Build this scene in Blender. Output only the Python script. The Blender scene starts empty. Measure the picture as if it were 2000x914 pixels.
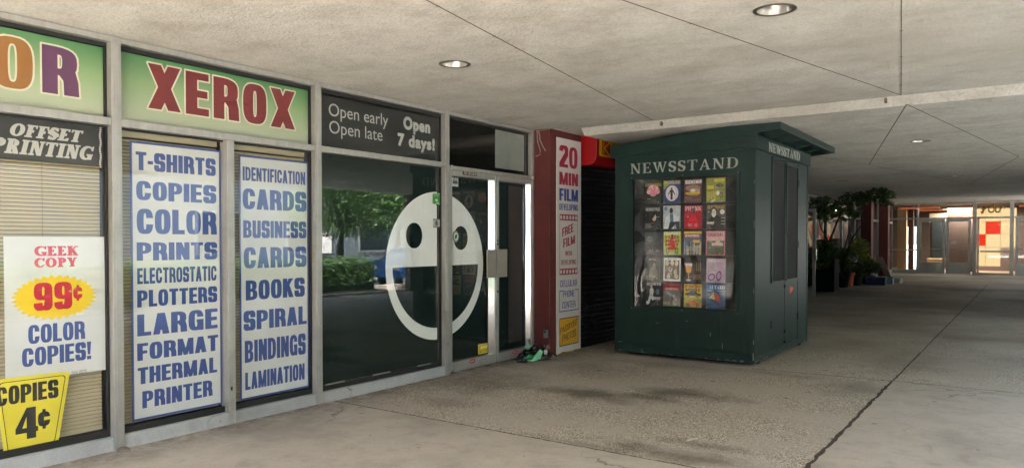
import bpy, bmesh, math, random
import numpy as np
from mathutils import Vector, Matrix
from mathutils.geometry import delaunay_2d_cdt

random.seed(7); np.random.seed(7)
R = math.radians
S = bpy.context.scene
COL = S.collection

# ------------------------------------------------------------------ camera
EYE = 1.5
F_PX, YAW, PITCH, CY = 1434.6, .6147, .01887, 497.46      # photograph measured at 2000 x 914
cam = bpy.data.cameras.new('camera')
cam_o = bpy.data.objects.new('camera', cam); COL.objects.link(cam_o)
cam_o.location = (0, 0, EYE)
cam_o.rotation_euler = (math.pi/2-PITCH, 0, YAW)
cam.sensor_width = 36; cam.lens = 36*F_PX/2000
cam.shift_y = (CY-457)/2000
cam.clip_start = .05; cam.clip_end = 2000
S.camera = cam_o
S.render.resolution_x, S.render.resolution_y = 1024, 467

# ------------------------------------------------------------------ light
SUN_EL, SUN_AZ = 56, 206            # degrees; azimuth clockwise from +Y (arcade axis) towards +X (street)
w = bpy.data.worlds.new('World'); S.world = w; w.use_nodes = True
nt = w.node_tree
sky = nt.nodes.new('ShaderNodeTexSky'); sky.sky_type = 'NISHITA'; sky.sun_disc = False
sky.sun_elevation = R(SUN_EL); sky.sun_rotation = R(SUN_AZ)
sky.air_density = 1.0; sky.dust_density = 4; sky.ozone_density = .8
bg = nt.nodes['Background']; bg.inputs[1].default_value = .15
nt.links.new(sky.outputs[0], bg.inputs[0])
sun = bpy.data.lights.new('sun', 'SUN'); sun.energy = 5.0; sun.angle = R(1); sun.color = (1, .97, .93)
sun_o = bpy.data.objects.new('sun', sun); COL.objects.link(sun_o)
sd = Vector((math.sin(R(SUN_AZ))*math.cos(R(SUN_EL)), math.cos(R(SUN_AZ))*math.cos(R(SUN_EL)), math.sin(R(SUN_EL))))
sun_o.rotation_euler = sd.to_track_quat('Z', 'Y').to_euler(); sun_o.location = (30, -20, 40)
S.view_settings.view_transform = 'Standard'; S.view_settings.look = 'None'
S.view_settings.gamma = 1; S.view_settings.use_curve_mapping = False
S.view_settings.exposure = 4.72
S.render.engine = 'CYCLES'
cy = S.cycles
cy.use_denoising = True
try: cy.denoiser = 'OPENIMAGEDENOISE'
except Exception: pass
cy.max_bounces = 10; cy.diffuse_bounces = 6; cy.glossy_bounces = 4; cy.transmission_bounces = 4
cy.transparent_max_bounces = 16; cy.caustics_reflective = False; cy.caustics_refractive = False
cy.sample_clamp_indirect = 8

# ------------------------------------------------------------------ measuring: a point of the photograph on a known plane
_d = np.array([-math.sin(YAW)*math.cos(PITCH), math.cos(YAW)*math.cos(PITCH), -math.sin(PITCH)])
_r = np.array([math.cos(YAW), math.sin(YAW), 0]); _u = np.cross(_r, _d)
def on(ax, val, x, y):
    v = _d+(x-1000)/F_PX*_r-(y-CY)/F_PX*_u
    o = np.array([0, 0, EYE]); t = (val-o[ax])/v[ax]
    return o+t*v

# ------------------------------------------------------------------ materials
def lin(c):
    if isinstance(c, str):
        c = [int(c[i:i+2], 16)/255 for i in (0, 2, 4)]
    return tuple(x/12.92 if x <= .04045 else ((x+.055)/1.055)**2.4 for x in c)
MATS = {}
def new_mat(name):
    m = bpy.data.materials.new(name); m.use_nodes = True
    return m, m.node_tree, m.node_tree.nodes['Principled BSDF']
def N(t, kind, **kw):
    n = t.nodes.new('ShaderNode'+kind)
    for k, v in kw.items():
        if k[0] == 'i' and k[1:].isdigit(): n.inputs[int(k[1:])].default_value = v
        else: setattr(n, k, v)
    return n
def ramp(t, src, stops):
    r = N(t, 'ValToRGB'); e = r.color_ramp.elements
    e[0].position, e[0].color = stops[0][0], (*stops[0][1], 1)
    e[1].position, e[1].color = stops[-1][0], (*stops[-1][1], 1)
    for p, c in stops[1:-1]:
        x = e.new(p); x.color = (*c, 1)
    t.links.new(src, r.inputs[0]); return r
def noise(t, vec, scale, detail=4, rough=.6):
    n = N(t, 'TexNoise'); n.inputs['Scale'].default_value = scale; n.inputs['Detail'].default_value = detail
    n.inputs['Roughness'].default_value = rough
    if vec is not None: t.links.new(vec, n.inputs['Vector'])
    return n
def pos(t):
    return N(t, 'NewGeometry').outputs['Position']
def mix(t, fac, a, b, mode='MIX'):
    m = N(t, 'Mix', data_type='RGBA', blend_type=mode)
    for i, v in ((0, fac), (6, a), (7, b)):
        if hasattr(v, 'is_output'): t.links.new(v, m.inputs[i])
        elif i == 0: m.inputs[0].default_value = v
        else: m.inputs[i].default_value = (*v, 1)
    return m.outputs[2]
def bump(t, p, h, strength, dist):
    b = N(t, 'Bump'); b.inputs['Strength'].default_value = strength; b.inputs['Distance'].default_value = dist
    t.links.new(h, b.inputs['Height']); t.links.new(b.outputs[0], p.inputs['Normal']); return b
def paint(c, rough=.5, metal=0, var=.12, scale=9, bmp=0, name=None, spec=.5):
    """plain coat of one colour with slight soiling and tone variation"""
    key = ('p', c, rough, metal, var, scale, bmp, spec)
    if key in MATS: return MATS[key]
    m, t, p = new_mat(name or 'paint'); MATS[key] = m
    b = lin(c); P = pos(t)
    n = noise(t, P, scale, 5); n2 = noise(t, P, scale*.17, 3)
    a = N(t, 'Math', operation='MULTIPLY', use_clamp=True); t.links.new(n.outputs[0], a.inputs[0]); t.links.new(n2.outputs[0], a.inputs[1])
    r = ramp(t, a.outputs[0], [(.1, tuple(x*(1-var) for x in b)), (.45, tuple(min(1, x*(1+var*.5)) for x in b))])
    t.links.new(r.outputs[0], p.inputs['Base Color'])
    p.inputs['Roughness'].default_value = rough; p.inputs['Metallic'].default_value = metal
    p.inputs['Specular IOR Level'].default_value = spec
    if bmp: bump(t, p, noise(t, P, scale*6, 3).outputs[0], bmp, .004)
    return m
def lamp_mat(c, strength):
    key = ('e', c, strength)
    if key in MATS: return MATS[key]
    m, t, p = new_mat('lit'); MATS[key] = m; strength *= 2**-S.view_settings.exposure
    p.inputs['Base Color'].default_value = (.02, .02, .02, 1)
    p.inputs['Emission Color'].default_value = (*lin(c), 1); p.inputs['Emission Strength'].default_value = strength
    return m
def glass_mat(name, tint=(.97, .98, .97), f0=.08, wav=.0, wscale=1.5, wdist=.05, rough=0.0):
    """thin pane: the same reflectance from both of its sides, rising towards grazing view"""
    m = bpy.data.materials.new(name); m.use_nodes = True; t = m.node_tree; t.nodes.clear()
    o = N(t, 'OutputMaterial'); mx = N(t, 'MixShader'); tr = N(t, 'BsdfTransparent'); gl = N(t, 'BsdfGlossy'); g = N(t, 'NewGeometry')
    d = N(t, 'VectorMath', operation='DOT_PRODUCT'); t.links.new(g.outputs['Normal'], d.inputs[0]); t.links.new(g.outputs['Incoming'], d.inputs[1])
    ab = N(t, 'Math', operation='ABSOLUTE'); t.links.new(d.outputs['Value'], ab.inputs[0])
    om = N(t, 'Math', operation='SUBTRACT', use_clamp=True, i0=1.0); t.links.new(ab.outputs[0], om.inputs[1])
    pw = N(t, 'Math', operation='POWER', i1=5.0); t.links.new(om.outputs[0], pw.inputs[0])
    fr = N(t, 'Math', operation='MULTIPLY_ADD', i1=1-f0, i2=f0); t.links.new(pw.outputs[0], fr.inputs[0])
    tr.inputs[0].default_value = (*tint, 1); gl.inputs['Roughness'].default_value = rough
    t.links.new(fr.outputs[0], mx.inputs[0]); t.links.new(tr.outputs[0], mx.inputs[1]); t.links.new(gl.outputs[0], mx.inputs[2])
    t.links.new(mx.outputs[0], o.inputs[0])
    if wav:
        b = N(t, 'Bump'); b.inputs['Strength'].default_value = wav; b.inputs['Distance'].default_value = wdist
        n = noise(t, pos(t), wscale, 1, .3); t.links.new(n.outputs[0], b.inputs['Height'])
        t.links.new(b.outputs[0], gl.inputs['Normal'])
    return m

def m_stucco():
    m, t, p = new_mat('stucco'); P = pos(t)
    big = noise(t, P, .55, 4, .6); st = N(t, 'Mapping'); st.inputs['Scale'].default_value = (1.0, 1.9, 1); t.links.new(P, st.inputs[0])
    streak = noise(t, st.outputs[0], 1.6, 5, .65); fine = noise(t, P, 42, 4, .75); mid = noise(t, P, 11, 5, .75)
    c = ramp(t, big.outputs[0], [(.3, (.66, .642, .603)), (.7, (.77, .752, .712))]).outputs[0]
    c = mix(t, .5, c, ramp(t, streak.outputs[0], [(.36, (.56, .535, .485)), (.52, (.67, .65, .60)), (.68, (.76, .74, .69))]).outputs[0])
    c = mix(t, .5, c, ramp(t, fine.outputs[0], [(.36, (.60, .59, .57)), (.52, (1, 1, 1))]).outputs[0], 'MULTIPLY')
    c = mix(t, .35, c, ramp(t, mid.outputs[0], [(.35, (.72, .71, .69)), (.6, (1, 1, 1))]).outputs[0], 'MULTIPLY')
    pt = noise(t, P, 2.3, 6, .72); c = mix(t, .7, c, ramp(t, pt.outputs[0], [(.34, (.80, .785, .75)), (.5, (1, 1, 1)), (.66, (1.05, 1.05, 1.04))]).outputs[0], 'MULTIPLY')
    wt = noise(t, P, .23, 4, .6); c = mix(t, ramp(t, wt.outputs[0], [(.56, (0, 0, 0)), (.68, (.5, .5, .5))]).outputs[0], c, (.46, .43, .375))
    t.links.new(c, p.inputs['Base Color']); p.inputs['Roughness'].default_value = .95; p.inputs['Specular IOR Level'].default_value = .15
    a = N(t, 'Math', operation='ADD'); t.links.new(fine.outputs[0], a.inputs[0]); t.links.new(mid.outputs[0], a.inputs[1])
    bump(t, p, a.outputs[0], .9, .012)
    return m
def foot_grime(t, sx, P, c):
    """dirt swept up along the foot of the shopfront"""
    g = N(t, 'MapRange'); t.links.new(sx.outputs[0], g.inputs[0])
    for i_, v_ in ((1, -4.8), (2, -5.34), (3, 0), (4, 1)): g.inputs[i_].default_value = v_
    n = noise(t, P, 4.5, 5, .75); mm = N(t, 'Math', operation='MULTIPLY', use_clamp=True); t.links.new(g.outputs[0], mm.inputs[0])
    t.links.new(ramp(t, n.outputs[0], [(.38, (.1, .1, .1)), (.62, (1, 1, 1))]).outputs[0], mm.inputs[1])
    return mix(t, mm.outputs[0], c, (.115, .10, .085))
def m_concrete(base=(.44, .40, .342), name='concrete'):
    m, t, p = new_mat(name); P = pos(t)
    big = noise(t, P, .9, 5, .62); fine = noise(t, P, 60, 3, .7); mid = noise(t, P, 5, 5, .7)
    c = ramp(t, big.outputs[0], [(.3, tuple(x*.74 for x in base)), (.5, base), (.72, tuple(x*1.14 for x in base))]).outputs[0]
    c = mix(t, .5, c, ramp(t, mid.outputs[0], [(.28, (.62, .60, .57)), (.5, (1, 1, 1))]).outputs[0], 'MULTIPLY')
    c = mix(t, .35, c, ramp(t, fine.outputs[0], [(.35, (.74, .73, .71)), (.6, (1, 1, 1))]).outputs[0], 'MULTIPLY')
    st = noise(t, P, .45, 5, .7); c = mix(t, ramp(t, st.outputs[0], [(.52, (0, 0, 0)), (.66, (.7, .7, .7))]).outputs[0], c, tuple(x*.5 for x in base))
    gum = N(t, 'TexVoronoi'); gum.inputs['Scale'].default_value = 1.9; t.links.new(P, gum.inputs['Vector'])
    c = mix(t, ramp(t, gum.outputs['Distance'], [(.035, (.6, .6, .6)), (.05, (0, 0, 0))]).outputs[0], c, tuple(x*.28 for x in base))
    sx = N(t, 'SeparateXYZ'); t.links.new(P, sx.inputs[0]); c = foot_grime(t, sx, P, c) if 'sill' not in name else c
    # fine wandering cracks
    v = N(t, 'TexVoronoi', feature='DISTANCE_TO_EDGE'); v.inputs['Scale'].default_value = .55
    wn = noise(t, P, 3, 4, .6); wm = N(t, 'VectorMath', operation='MULTIPLY_ADD'); t.links.new(wn.outputs['Color'], wm.inputs[0])
    wm.inputs[1].default_value = (.5, .5, 0); t.links.new(P, wm.inputs[2]); t.links.new(wm.outputs[0], v.inputs['Vector'])
    brk = noise(t, P, .8, 2)
    cr = ramp(t, v.outputs['Distance'], [(.0, (.35, .33, .3)), (.006, (1, 1, 1))]).outputs[0]
    c = mix(t, ramp(t, brk.outputs[0], [(.52, (0, 0, 0)), (.6, (1, 1, 1))]).outputs[0], c, mix(t, 1, c, cr, 'MULTIPLY'))
    t.links.new(c, p.inputs['Base Color']); p.inputs['Roughness'].default_value = .8
    bump(t, p, fine.outputs[0], .25, .004)
    return m
def m_aggregate():
    """exposed aggregate: pebbles of mixed tone in grey cement, worn patches and damp moss stains"""
    m, t, p = new_mat('aggregate'); P = pos(t)
    v = N(t, 'TexVoronoi'); v.inputs['Scale'].default_value = 86; t.links.new(P, v.inputs['Vector'])
    peb = ramp(t, v.outputs['Color'], [(.0, (.37, .33, .28)), (.4, (.55, .495, .42)), (.75, (.72, .66, .56)), (1, (.9, .84, .74))]).outputs[0]
    cell = ramp(t, v.outputs['Distance'], [(.3, (1.05, 1.05, 1.05)), (.62, (.45, .43, .40))]).outputs[0]
    peb = mix(t, 1, peb, cell, 'MULTIPLY')
    wear = noise(t, P, 1.1, 5, .65)
    cem = ramp(t, noise(t, P, 30, 4, .7).outputs[0], [(.3, (.35, .315, .265)), (.7, (.50, .455, .39))]).outputs[0]
    fw = ramp(t, wear.outputs[0], [(.38, (0, 0, 0)), (.56, (1, 1, 1))]).outputs[0]
    c = mix(t, fw, cem, peb)
    # stains with shapes of their own (damp and moss in the hollows), at their places on the pad
    sx = N(t, 'SeparateXYZ'); t.links.new(P, sx.inputs[0])
    wob = noise(t, P, 2.6, 5, .68)
    total = None
    for (x, y, rx, ry, amt) in ((-3.45, 6.3, .62, .28, .8), (-2.75, 6.85, .52, .26, .75), (-3.05, 6.5, .4, .16, .7), (-2.1, 4.85, .62, .17, .7), (-1.95, 5.2, .35, .10, .55), (-2.55, 4.72, .5, .09, .5),
                                (-4.75, 6.2, .6, .6, .55), (-4.4, 5.2, .3, .2, .3), (-1.45, 8.1, .3, .5, .4), (-4.2, 7.6, .55, .5, .34), (-4.9, 8.3, .35, .6, .4),
                                (-1.3, 10.2, .45, .9, .35), (-3.6, 8.3, 1.0, .25, .3), (-2.3, 8.5, .9, .16, .3)):
        q = N(t, 'VectorMath', operation='SUBTRACT'); t.links.new(P, q.inputs[0]); q.inputs[1].default_value = (x, y, 0)
        q2 = N(t, 'VectorMath', operation='DIVIDE'); t.links.new(q.outputs[0], q2.inputs[0]); q2.inputs[1].default_value = (rx, ry, 1)
        l = N(t, 'VectorMath', operation='LENGTH'); t.links.new(q2.outputs[0], l.inputs[0])
        s = N(t, 'Math', operation='MULTIPLY_ADD'); t.links.new(wob.outputs[0], s.inputs[0]); s.inputs[1].default_value = 2.6; t.links.new(l.outputs['Value'], s.inputs[2])
        mr = N(t, 'MapRange'); t.links.new(s.outputs[0], mr.inputs[0]); mr.inputs[1].default_value = 2.6; mr.inputs[2].default_value = 1.5
        mr.inputs[3].default_value = 0; mr.inputs[4].default_value = amt
        if total is None: total = mr.outputs[0]
        else:
            mm = N(t, 'Math', operation='MAXIMUM'); t.links.new(total, mm.inputs[0]); t.links.new(mr.outputs[0], mm.inputs[1]); total = mm.outputs[0]
    c = mix(t, total, c, mix(t, 1, c, (.16, .16, .11), 'MULTIPLY'))
    c = foot_grime(t, sx, P, c)
    spots = noise(t, P, 7, 2, .4)
    c = mix(t, ramp(t, spots.outputs[0], [(.70, (0, 0, 0)), (.76, (.65, .65, .65))]).outputs[0], c, (.07, .06, .05))
    # patchy dark brown, mixed in more strongly deeper in the arcade
    d = noise(t, P, .35, 4, .6); dy = N(t, 'MapRange'); t.links.new(sx.outputs[1], dy.inputs[0])
    for i_, v_ in ((1, 8.5), (2, 13.0), (3, .12), (4, .72)): dy.inputs[i_].default_value = v_
    dm = N(t, 'Math', operation='MULTIPLY'); t.links.new(ramp(t, d.outputs[0], [(.36, (.25, .25, .25)), (.6, (1, 1, 1))]).outputs[0], dm.inputs[0]); t.links.new(dy.outputs[0], dm.inputs[1])
    c = mix(t, dm.outputs[0], c, (.135, .115, .09))
    t.links.new(c, p.inputs['Base Color']); p.inputs['Roughness'].default_value = .8; p.inputs['Specular IOR Level'].default_value = .3
    bump(t, p, v.outputs['Distance'], -.45, .006)
    return m
def m_alu(name='aluminium', rough=.38, c=(.44, .43, .40)):
    m, t, p = new_mat(name); P = pos(t)
    st = N(t, 'Mapping'); st.inputs['Scale'].default_value = (30, 30, 1.2); t.links.new(P, st.inputs[0])
    n = noise(t, st.outputs[0], 1, 4, .6); n2 = noise(t, P, 6, 4, .7)
    cc = ramp(t, n.outputs[0], [(.3, tuple(x*.82 for x in c)), (.7, c)]).outputs[0]
    cc = mix(t, .5, cc, ramp(t, n2.outputs[0], [(.3, (.7, .69, .66)), (.55, (1, 1, 1))]).outputs[0], 'MULTIPLY')
    t.links.new(cc, p.inputs['Base Color']); p.inputs['Metallic'].default_value = .55; p.inputs['Roughness'].default_value = rough
    return m
def m_kiosk():
    m, t, p = new_mat('green_paint'); P = pos(t)
    n = noise(t, P, 3, 5, .65); n2 = noise(t, P, 40, 3, .6); ch = noise(t, P, 16, 5, .75)
    c = ramp(t, n.outputs[0], [(.3, (.0074, .0220, .0190)), (.7, (.0110, .0315, .0270))]).outputs[0]
    st = N(t, 'Mapping'); st.inputs['Scale'].default_value = (9, 9, .8); t.links.new(P, st.inputs[0])
    c = mix(t, ramp(t, noise(t, st.outputs[0], 1.4, 4, .7).outputs[0], [(.6, (0, 0, 0)), (.75, (.3, .3, .3))]).outputs[0], c, (.05, .07, .065))
    sx = N(t, 'SeparateXYZ'); t.links.new(P, sx.inputs[0])
    lo = N(t, 'MapRange'); t.links.new(sx.outputs[2], lo.inputs[0]); lo.inputs[1].default_value = .2; lo.inputs[2].default_value = .03; lo.inputs[3].default_value = 0; lo.inputs[4].default_value = .24
    a = N(t, 'Math', operation='ADD'); t.links.new(lo.outputs[0], a.inputs[0]); t.links.new(ch.outputs[0], a.inputs[1])
    c = mix(t, ramp(t, a.outputs[0], [(.80, (0, 0, 0)), (.83, (1, 1, 1))]).outputs[0], c, (.42, .42, .38))
    t.links.new(c, p.inputs['Base Color']); p.inputs['Roughness'].default_value = .42; p.inputs['Specular IOR Level'].default_value = .28
    bump(t, p, n2.outputs[0], .25, .003)
    return m
def m_foliage(name, c0, c1, trans=.35):
    m, t, p = new_mat(name)
    n = noise(t, pos(t), 2.2, 3, .6); n2 = noise(t, pos(t), 14, 2, .6)
    a = N(t, 'Math', operation='ADD'); t.links.new(n.outputs[0], a.inputs[0]); t.links.new(n2.outputs[0], a.inputs[1])
    r = ramp(t, a.outputs[0], [(.75, c0), (1.25, c1)])
    r.color_ramp.elements[0].position = .38; r.color_ramp.elements[1].position = .62
    h = N(t, 'Math', operation='MULTIPLY'); t.links.new(a.outputs[0], h.inputs[0]); h.inputs[1].default_value = .5
    t.links.new(h.outputs[0], r.inputs[0])
    t.links.new(r.outputs[0], p.inputs['Base Color']); p.inputs['Roughness'].default_value = .45
    o = t.nodes['Material Output']; tl = N(t, 'BsdfTranslucent'); mx = N(t, 'MixShader'); mx.inputs[0].default_value = trans
    t.links.new(mix(t, 1, r.outputs[0], (1.3, 1.5, .6), 'MULTIPLY'), tl.inputs[0])
    t.links.new(p.outputs[0], mx.inputs[1]); t.links.new(tl.outputs[0], mx.inputs[2]); t.links.new(mx.outputs[0], o.inputs[0])
    return m
def m_gradient(name, z0, z1, bottom, top, mid):
    """printed sheet: green at its top edge fading to pale at its foot (the print itself)"""
    m, t, p = new_mat(name); P = pos(t); sx = N(t, 'SeparateXYZ'); t.links.new(P, sx.inputs[0])
    mr = N(t, 'MapRange'); t.links.new(sx.outputs[2], mr.inputs[0]); mr.inputs[1].default_value = z0; mr.inputs[2].default_value = z1
    r = ramp(t, mr.outputs[0], [(0, lin(bottom)), (.55, lin(mid)), (1, lin(top))])
    t.links.new(r.outputs[0], p.inputs['Base Color']); p.inputs['Roughness'].default_value = .5
    return m

STUCCO = m_stucco(); CONC = m_concrete(); AGG = m_aggregate(); ALU = m_alu(); POLISH = m_alu('polished_aluminium', .12, (.9, .9, .88))
POLISH.node_tree.nodes['Principled BSDF'].inputs['Metallic'].default_value = 1
KIOSK = m_kiosk()
SILL = m_concrete((.40, .41, .41), 'sill_panel')
GASKET = paint('141312', .6, name='black_gasket'); DARK = paint('0c0d0e', .8, name='dark_interior')
FILM = paint('202c2a', .6, name='dark_film', var=.2, spec=0)
GLASS = glass_mat('window_glass', wav=.02, wscale=1.2, f0=.07)
FILMGLASS = glass_mat('filmed_glass', wav=.015, wscale=1.1, f0=.078)
ACRYL = glass_mat('wavy_acrylic', tint=(.95, .96, .95), wav=.02, wscale=3.2, wdist=.06, f0=.055)
CLEAR = glass_mat('lobby_glass', tint=(.9, .93, .9), f0=.04)
BRICK = paint('5f2826', .65, var=.25, scale=5, bmp=.15, name='oxblood_paint')
BRICKD = paint('4a1a1b', .7, var=.2, name='oxblood_dark')
CREAM_PAPER = paint('d3d6d5', .5, var=.14, scale=3, name='poster_paper')

# ------------------------------------------------------------------ objects
def tag(o, label=None, cat=None, group=None, kind=None):
    for k, v in (('label', label), ('category', cat), ('group', group), ('kind', kind)):
        if v: o[k] = v
    return o
def thing(name, label, cat, loc=(0, 0, 0), group=None):
    o = bpy.data.objects.new(name, None); COL.objects.link(o); o.location = loc; o.empty_display_size = .1
    return tag(o, label, cat, group)
def wloc(o):
    v = Vector((0, 0, 0))
    while o is not None: v += o.location; o = o.parent
    return v
def link(name, me, mats, parent=None, smooth=False, bevel=0):
    o = bpy.data.objects.new(name, me); COL.objects.link(o)
    for m in (mats if isinstance(mats, (list, tuple)) else [mats]): me.materials.append(m)
    if parent is not None:
        o.parent = parent; v = wloc(parent)
        me.transform(Matrix.Translation(-v))
    if smooth: me.shade_smooth()
    if bevel:
        b = o.modifiers.new('bevel', 'BEVEL'); b.width = bevel; b.segments = 2; b.limit_method = 'ANGLE'; b.angle_limit = R(40)
    return o
class MB:
    """collects boxes, bars, tubes and sheets and links them as ONE mesh object"""
    def __init__(s): s.v = []; s.f = []; s.m = []
    def add(s, v, f, m=0):
        n = len(s.v); s.v += [tuple(map(float, p)) for p in v]; s.f += [tuple(i+n for i in q) for q in f]; s.m += [m]*len(f); return s
    def box(s, x0, x1, y0, y1, z0, z1, m=0):
        return s.add([(x0, y0, z0), (x1, y0, z0), (x1, y1, z0), (x0, y1, z0), (x0, y0, z1), (x1, y0, z1), (x1, y1, z1), (x0, y1, z1)],
                     [(0, 3, 2, 1), (4, 5, 6, 7), (0, 1, 5, 4), (1, 2, 6, 5), (2, 3, 7, 6), (3, 0, 4, 7)], m)
    def prism(s, poly, axis, a, b, m=0):
        """poly in the two other axes, extruded along axis from a to b"""
        def P(u, v, t): return {'x': (t, u, v), 'y': (u, t, v), 'z': (u, v, t)}[axis]
        n = len(poly); v = [P(*q, a) for q in poly]+[P(*q, b) for q in poly]
        f = [tuple(range(n)), tuple(range(2*n-1, n-1, -1))]+[(i, i+n, (i+1) % n+n, (i+1) % n) for i in range(n)]
        return s.add(v, f, m)
    def tube(s, pts, r, n=8, m=0, cap=True):
        pts = [Vector(p) for p in pts]; rs = r if isinstance(r, (list, tuple)) else [r]*len(pts); V = []; F = []
        up = Vector((0, 0, 1))
        for i, p in enumerate(pts):
            t = (pts[min(i+1, len(pts)-1)]-pts[max(i-1, 0)]).normalized()
            a = t.cross(up)
            if a.length < 1e-3: a = t.cross(Vector((1, 0, 0)))
            a.normalize(); b = t.cross(a)
            V += [p+(a*math.cos(2*math.pi*k/n)+b*math.sin(2*math.pi*k/n))*rs[i] for k in range(n)]
        for i in range(len(pts)-1):
            F += [(i*n+k, i*n+(k+1) % n, (i+1)*n+(k+1) % n, (i+1)*n+k) for k in range(n)]
        if cap: F += [tuple(range(n-1, -1, -1)), tuple(range((len(pts)-1)*n, len(pts)*n))]
        return s.add(V, F, m)
    def lathe(s, prof, c, n=20, m=0, cap=True):
        V = [(c[0]+r*math.cos(2*math.pi*k/n), c[1]+r*math.sin(2*math.pi*k/n), c[2]+z) for r, z in prof for k in range(n)]
        F = [(i*n+k, i*n+(k+1) % n, (i+1)*n+(k+1) % n, (i+1)*n+k) for i in range(len(prof)-1) for k in range(n)]
        if cap: F += [tuple(range(n-1, -1, -1)), tuple(range((len(prof)-1)*n, len(prof)*n))]
        return s.add(V, F, m)
    def quad(s, a, b, c, d, m=0): return s.add([a, b, c, d], [(0, 1, 2, 3)], m)
    def build(s, name, mats, parent=None, smooth=False, bevel=0):
        me = bpy.data.meshes.new(name); me.from_pydata(s.v, [], s.f)
        if any(s.m): me.polygons.foreach_set('material_index', s.m)
        me.update()
        return link(name, me, mats, parent, smooth, bevel)
def struct(name, mb, mats, **k): return tag(mb.build(name, mats, **k), kind='structure')
def dup(root, loc, label=None, group=None):
    c = root.copy(); COL.objects.link(c); c.location = loc
    for ch in root.children:
        d = ch.copy(); COL.objects.link(d); d.parent = c
        for g in ch.children:
            e = g.copy(); COL.objects.link(e); e.parent = d
    return tag(c, label, None, group)

# ------------------------------------------------------------------ flat artwork: printed sheets, cut letters, sheets with holes
def area(p): p = np.asarray(p); x, y = p[:, 0], p[:, 1]; return .5*np.sum(x*np.roll(y, -1)-y*np.roll(x, -1))
def inside(poly, q):
    poly = np.asarray(poly); x, y = q[:, 0], q[:, 1]; res = np.zeros(len(q), bool)
    j = len(poly)-1
    for i in range(len(poly)):
        xi, yi = poly[i]; xj, yj = poly[j]
        if yi != yj:
            c = ((yi > y) != (yj > y)) & (x < (xj-xi)*(y-yi)/(yj-yi)+xi); res ^= c
        j = i
    return res
class Art:
    """layers of polygons in a plane; a later layer is printed over an earlier one; a layer without a material cuts a hole"""
    def __init__(s): s.L = []
    def add(s, mat, ops): s.L.append((mat, [(g, np.asarray(p, float)) for g, p in ops])); return s
    def poly(s, mat, pts): return s.add(mat, [(1, pts)])
    def rect(s, mat, x0, y0, x1, y1): return s.poly(mat, [(x0, y0), (x1, y0), (x1, y1), (x0, y1)])
    def ell(s, mat, cx, cy, rx, ry, n=28, rot=0):
        a = [2*math.pi*i/n for i in range(n)]; c, t = math.cos(rot), math.sin(rot)
        return s.poly(mat, [(cx+rx*math.cos(q)*c-ry*math.sin(q)*t, cy+rx*math.cos(q)*t+ry*math.sin(q)*c) for q in a])
    def line(s, mat, pts, wd): return s.add(mat, [(1, stroke(pts, wd, wd))])
    def build(s, name, frame, thick=.004, parent=None, back=False):
        pts = []; ed = []
        for m, ops in s.L:
            for g, p in ops:
                n = len(pts); k = len(p); pts += [Vector((float(a), float(b))) for a, b in p]; ed += [(n+i, n+(i+1) % k) for i in range(k)]
        V, E, F = delaunay_2d_cdt(pts, ed, [], 0, 1e-6)[:3]
        P = np.array([tuple(v) for v in V]); F = [list(f) for f in F]
        cen = np.array([P[f].mean(0) for f in F]); idx = np.full(len(F), -1)
        mats = []
        for m, ops in s.L:
            cur = np.zeros(len(F), bool)
            for g, p in ops:
                lo, hi = p.min(0), p.max(0)
                c = np.where((cen[:, 0] >= lo[0]) & (cen[:, 0] <= hi[0]) & (cen[:, 1] >= lo[1]) & (cen[:, 1] <= hi[1]))[0]
                if len(c):
                    h = c[inside(p, cen[c])]; cur[h] = g > 0
            if m is None: idx[cur] = -1
            else:
                if m not in mats: mats.append(m)
                idx[cur] = mats.index(m)
        keep = [(f if area(P[f]) > 0 else f[::-1], int(i)) for f, i in zip(F, idx) if i >= 0 and abs(area(P[f])) > 1e-12]
        cnt = {}
        for f, i in keep:
            for a, b in zip(f, f[1:]+f[:1]): cnt[(a, b)] = i
        verts = [frame(p[0], p[1], 0) for p in P]+[frame(p[0], p[1], -thick) for p in P]; n = len(P)
        faces = [f for f, i in keep]; mi = [i for f, i in keep]
        if thick:
            for (a, b), i in cnt.items():
                if (b, a) not in cnt: faces.append([a, a+n, b+n, b]); mi.append(i)
            if back: 
                faces += [[q+n for q in f[::-1]] for f, i in keep]; mi += [i for f, i in keep]
        me = bpy.data.meshes.new(name); me.from_pydata([tuple(map(float, v)) for v in verts], [], faces)
        me.polygons.foreach_set('material_index', mi); me.update()
        bm = bmesh.new(); bm.from_mesh(me); bmesh.ops.delete(bm, geom=[v for v in bm.verts if not v.link_faces], context='VERTS'); bm.to_mesh(me); bm.free()
        return link(name, me, mats, parent)
def xplane(X): return lambda u, v, d: (X+d, u, v)        # faces +X, u runs along +Y
def yplane(Y): return lambda u, v, d: (u, Y-d, v)        # faces -Y, u runs along +X
def zdown(Z): return lambda u, v, d: (u, -v, Z-d)        # faces down
def zup(Z): return lambda u, v, d: (u, v, Z+d)

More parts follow.
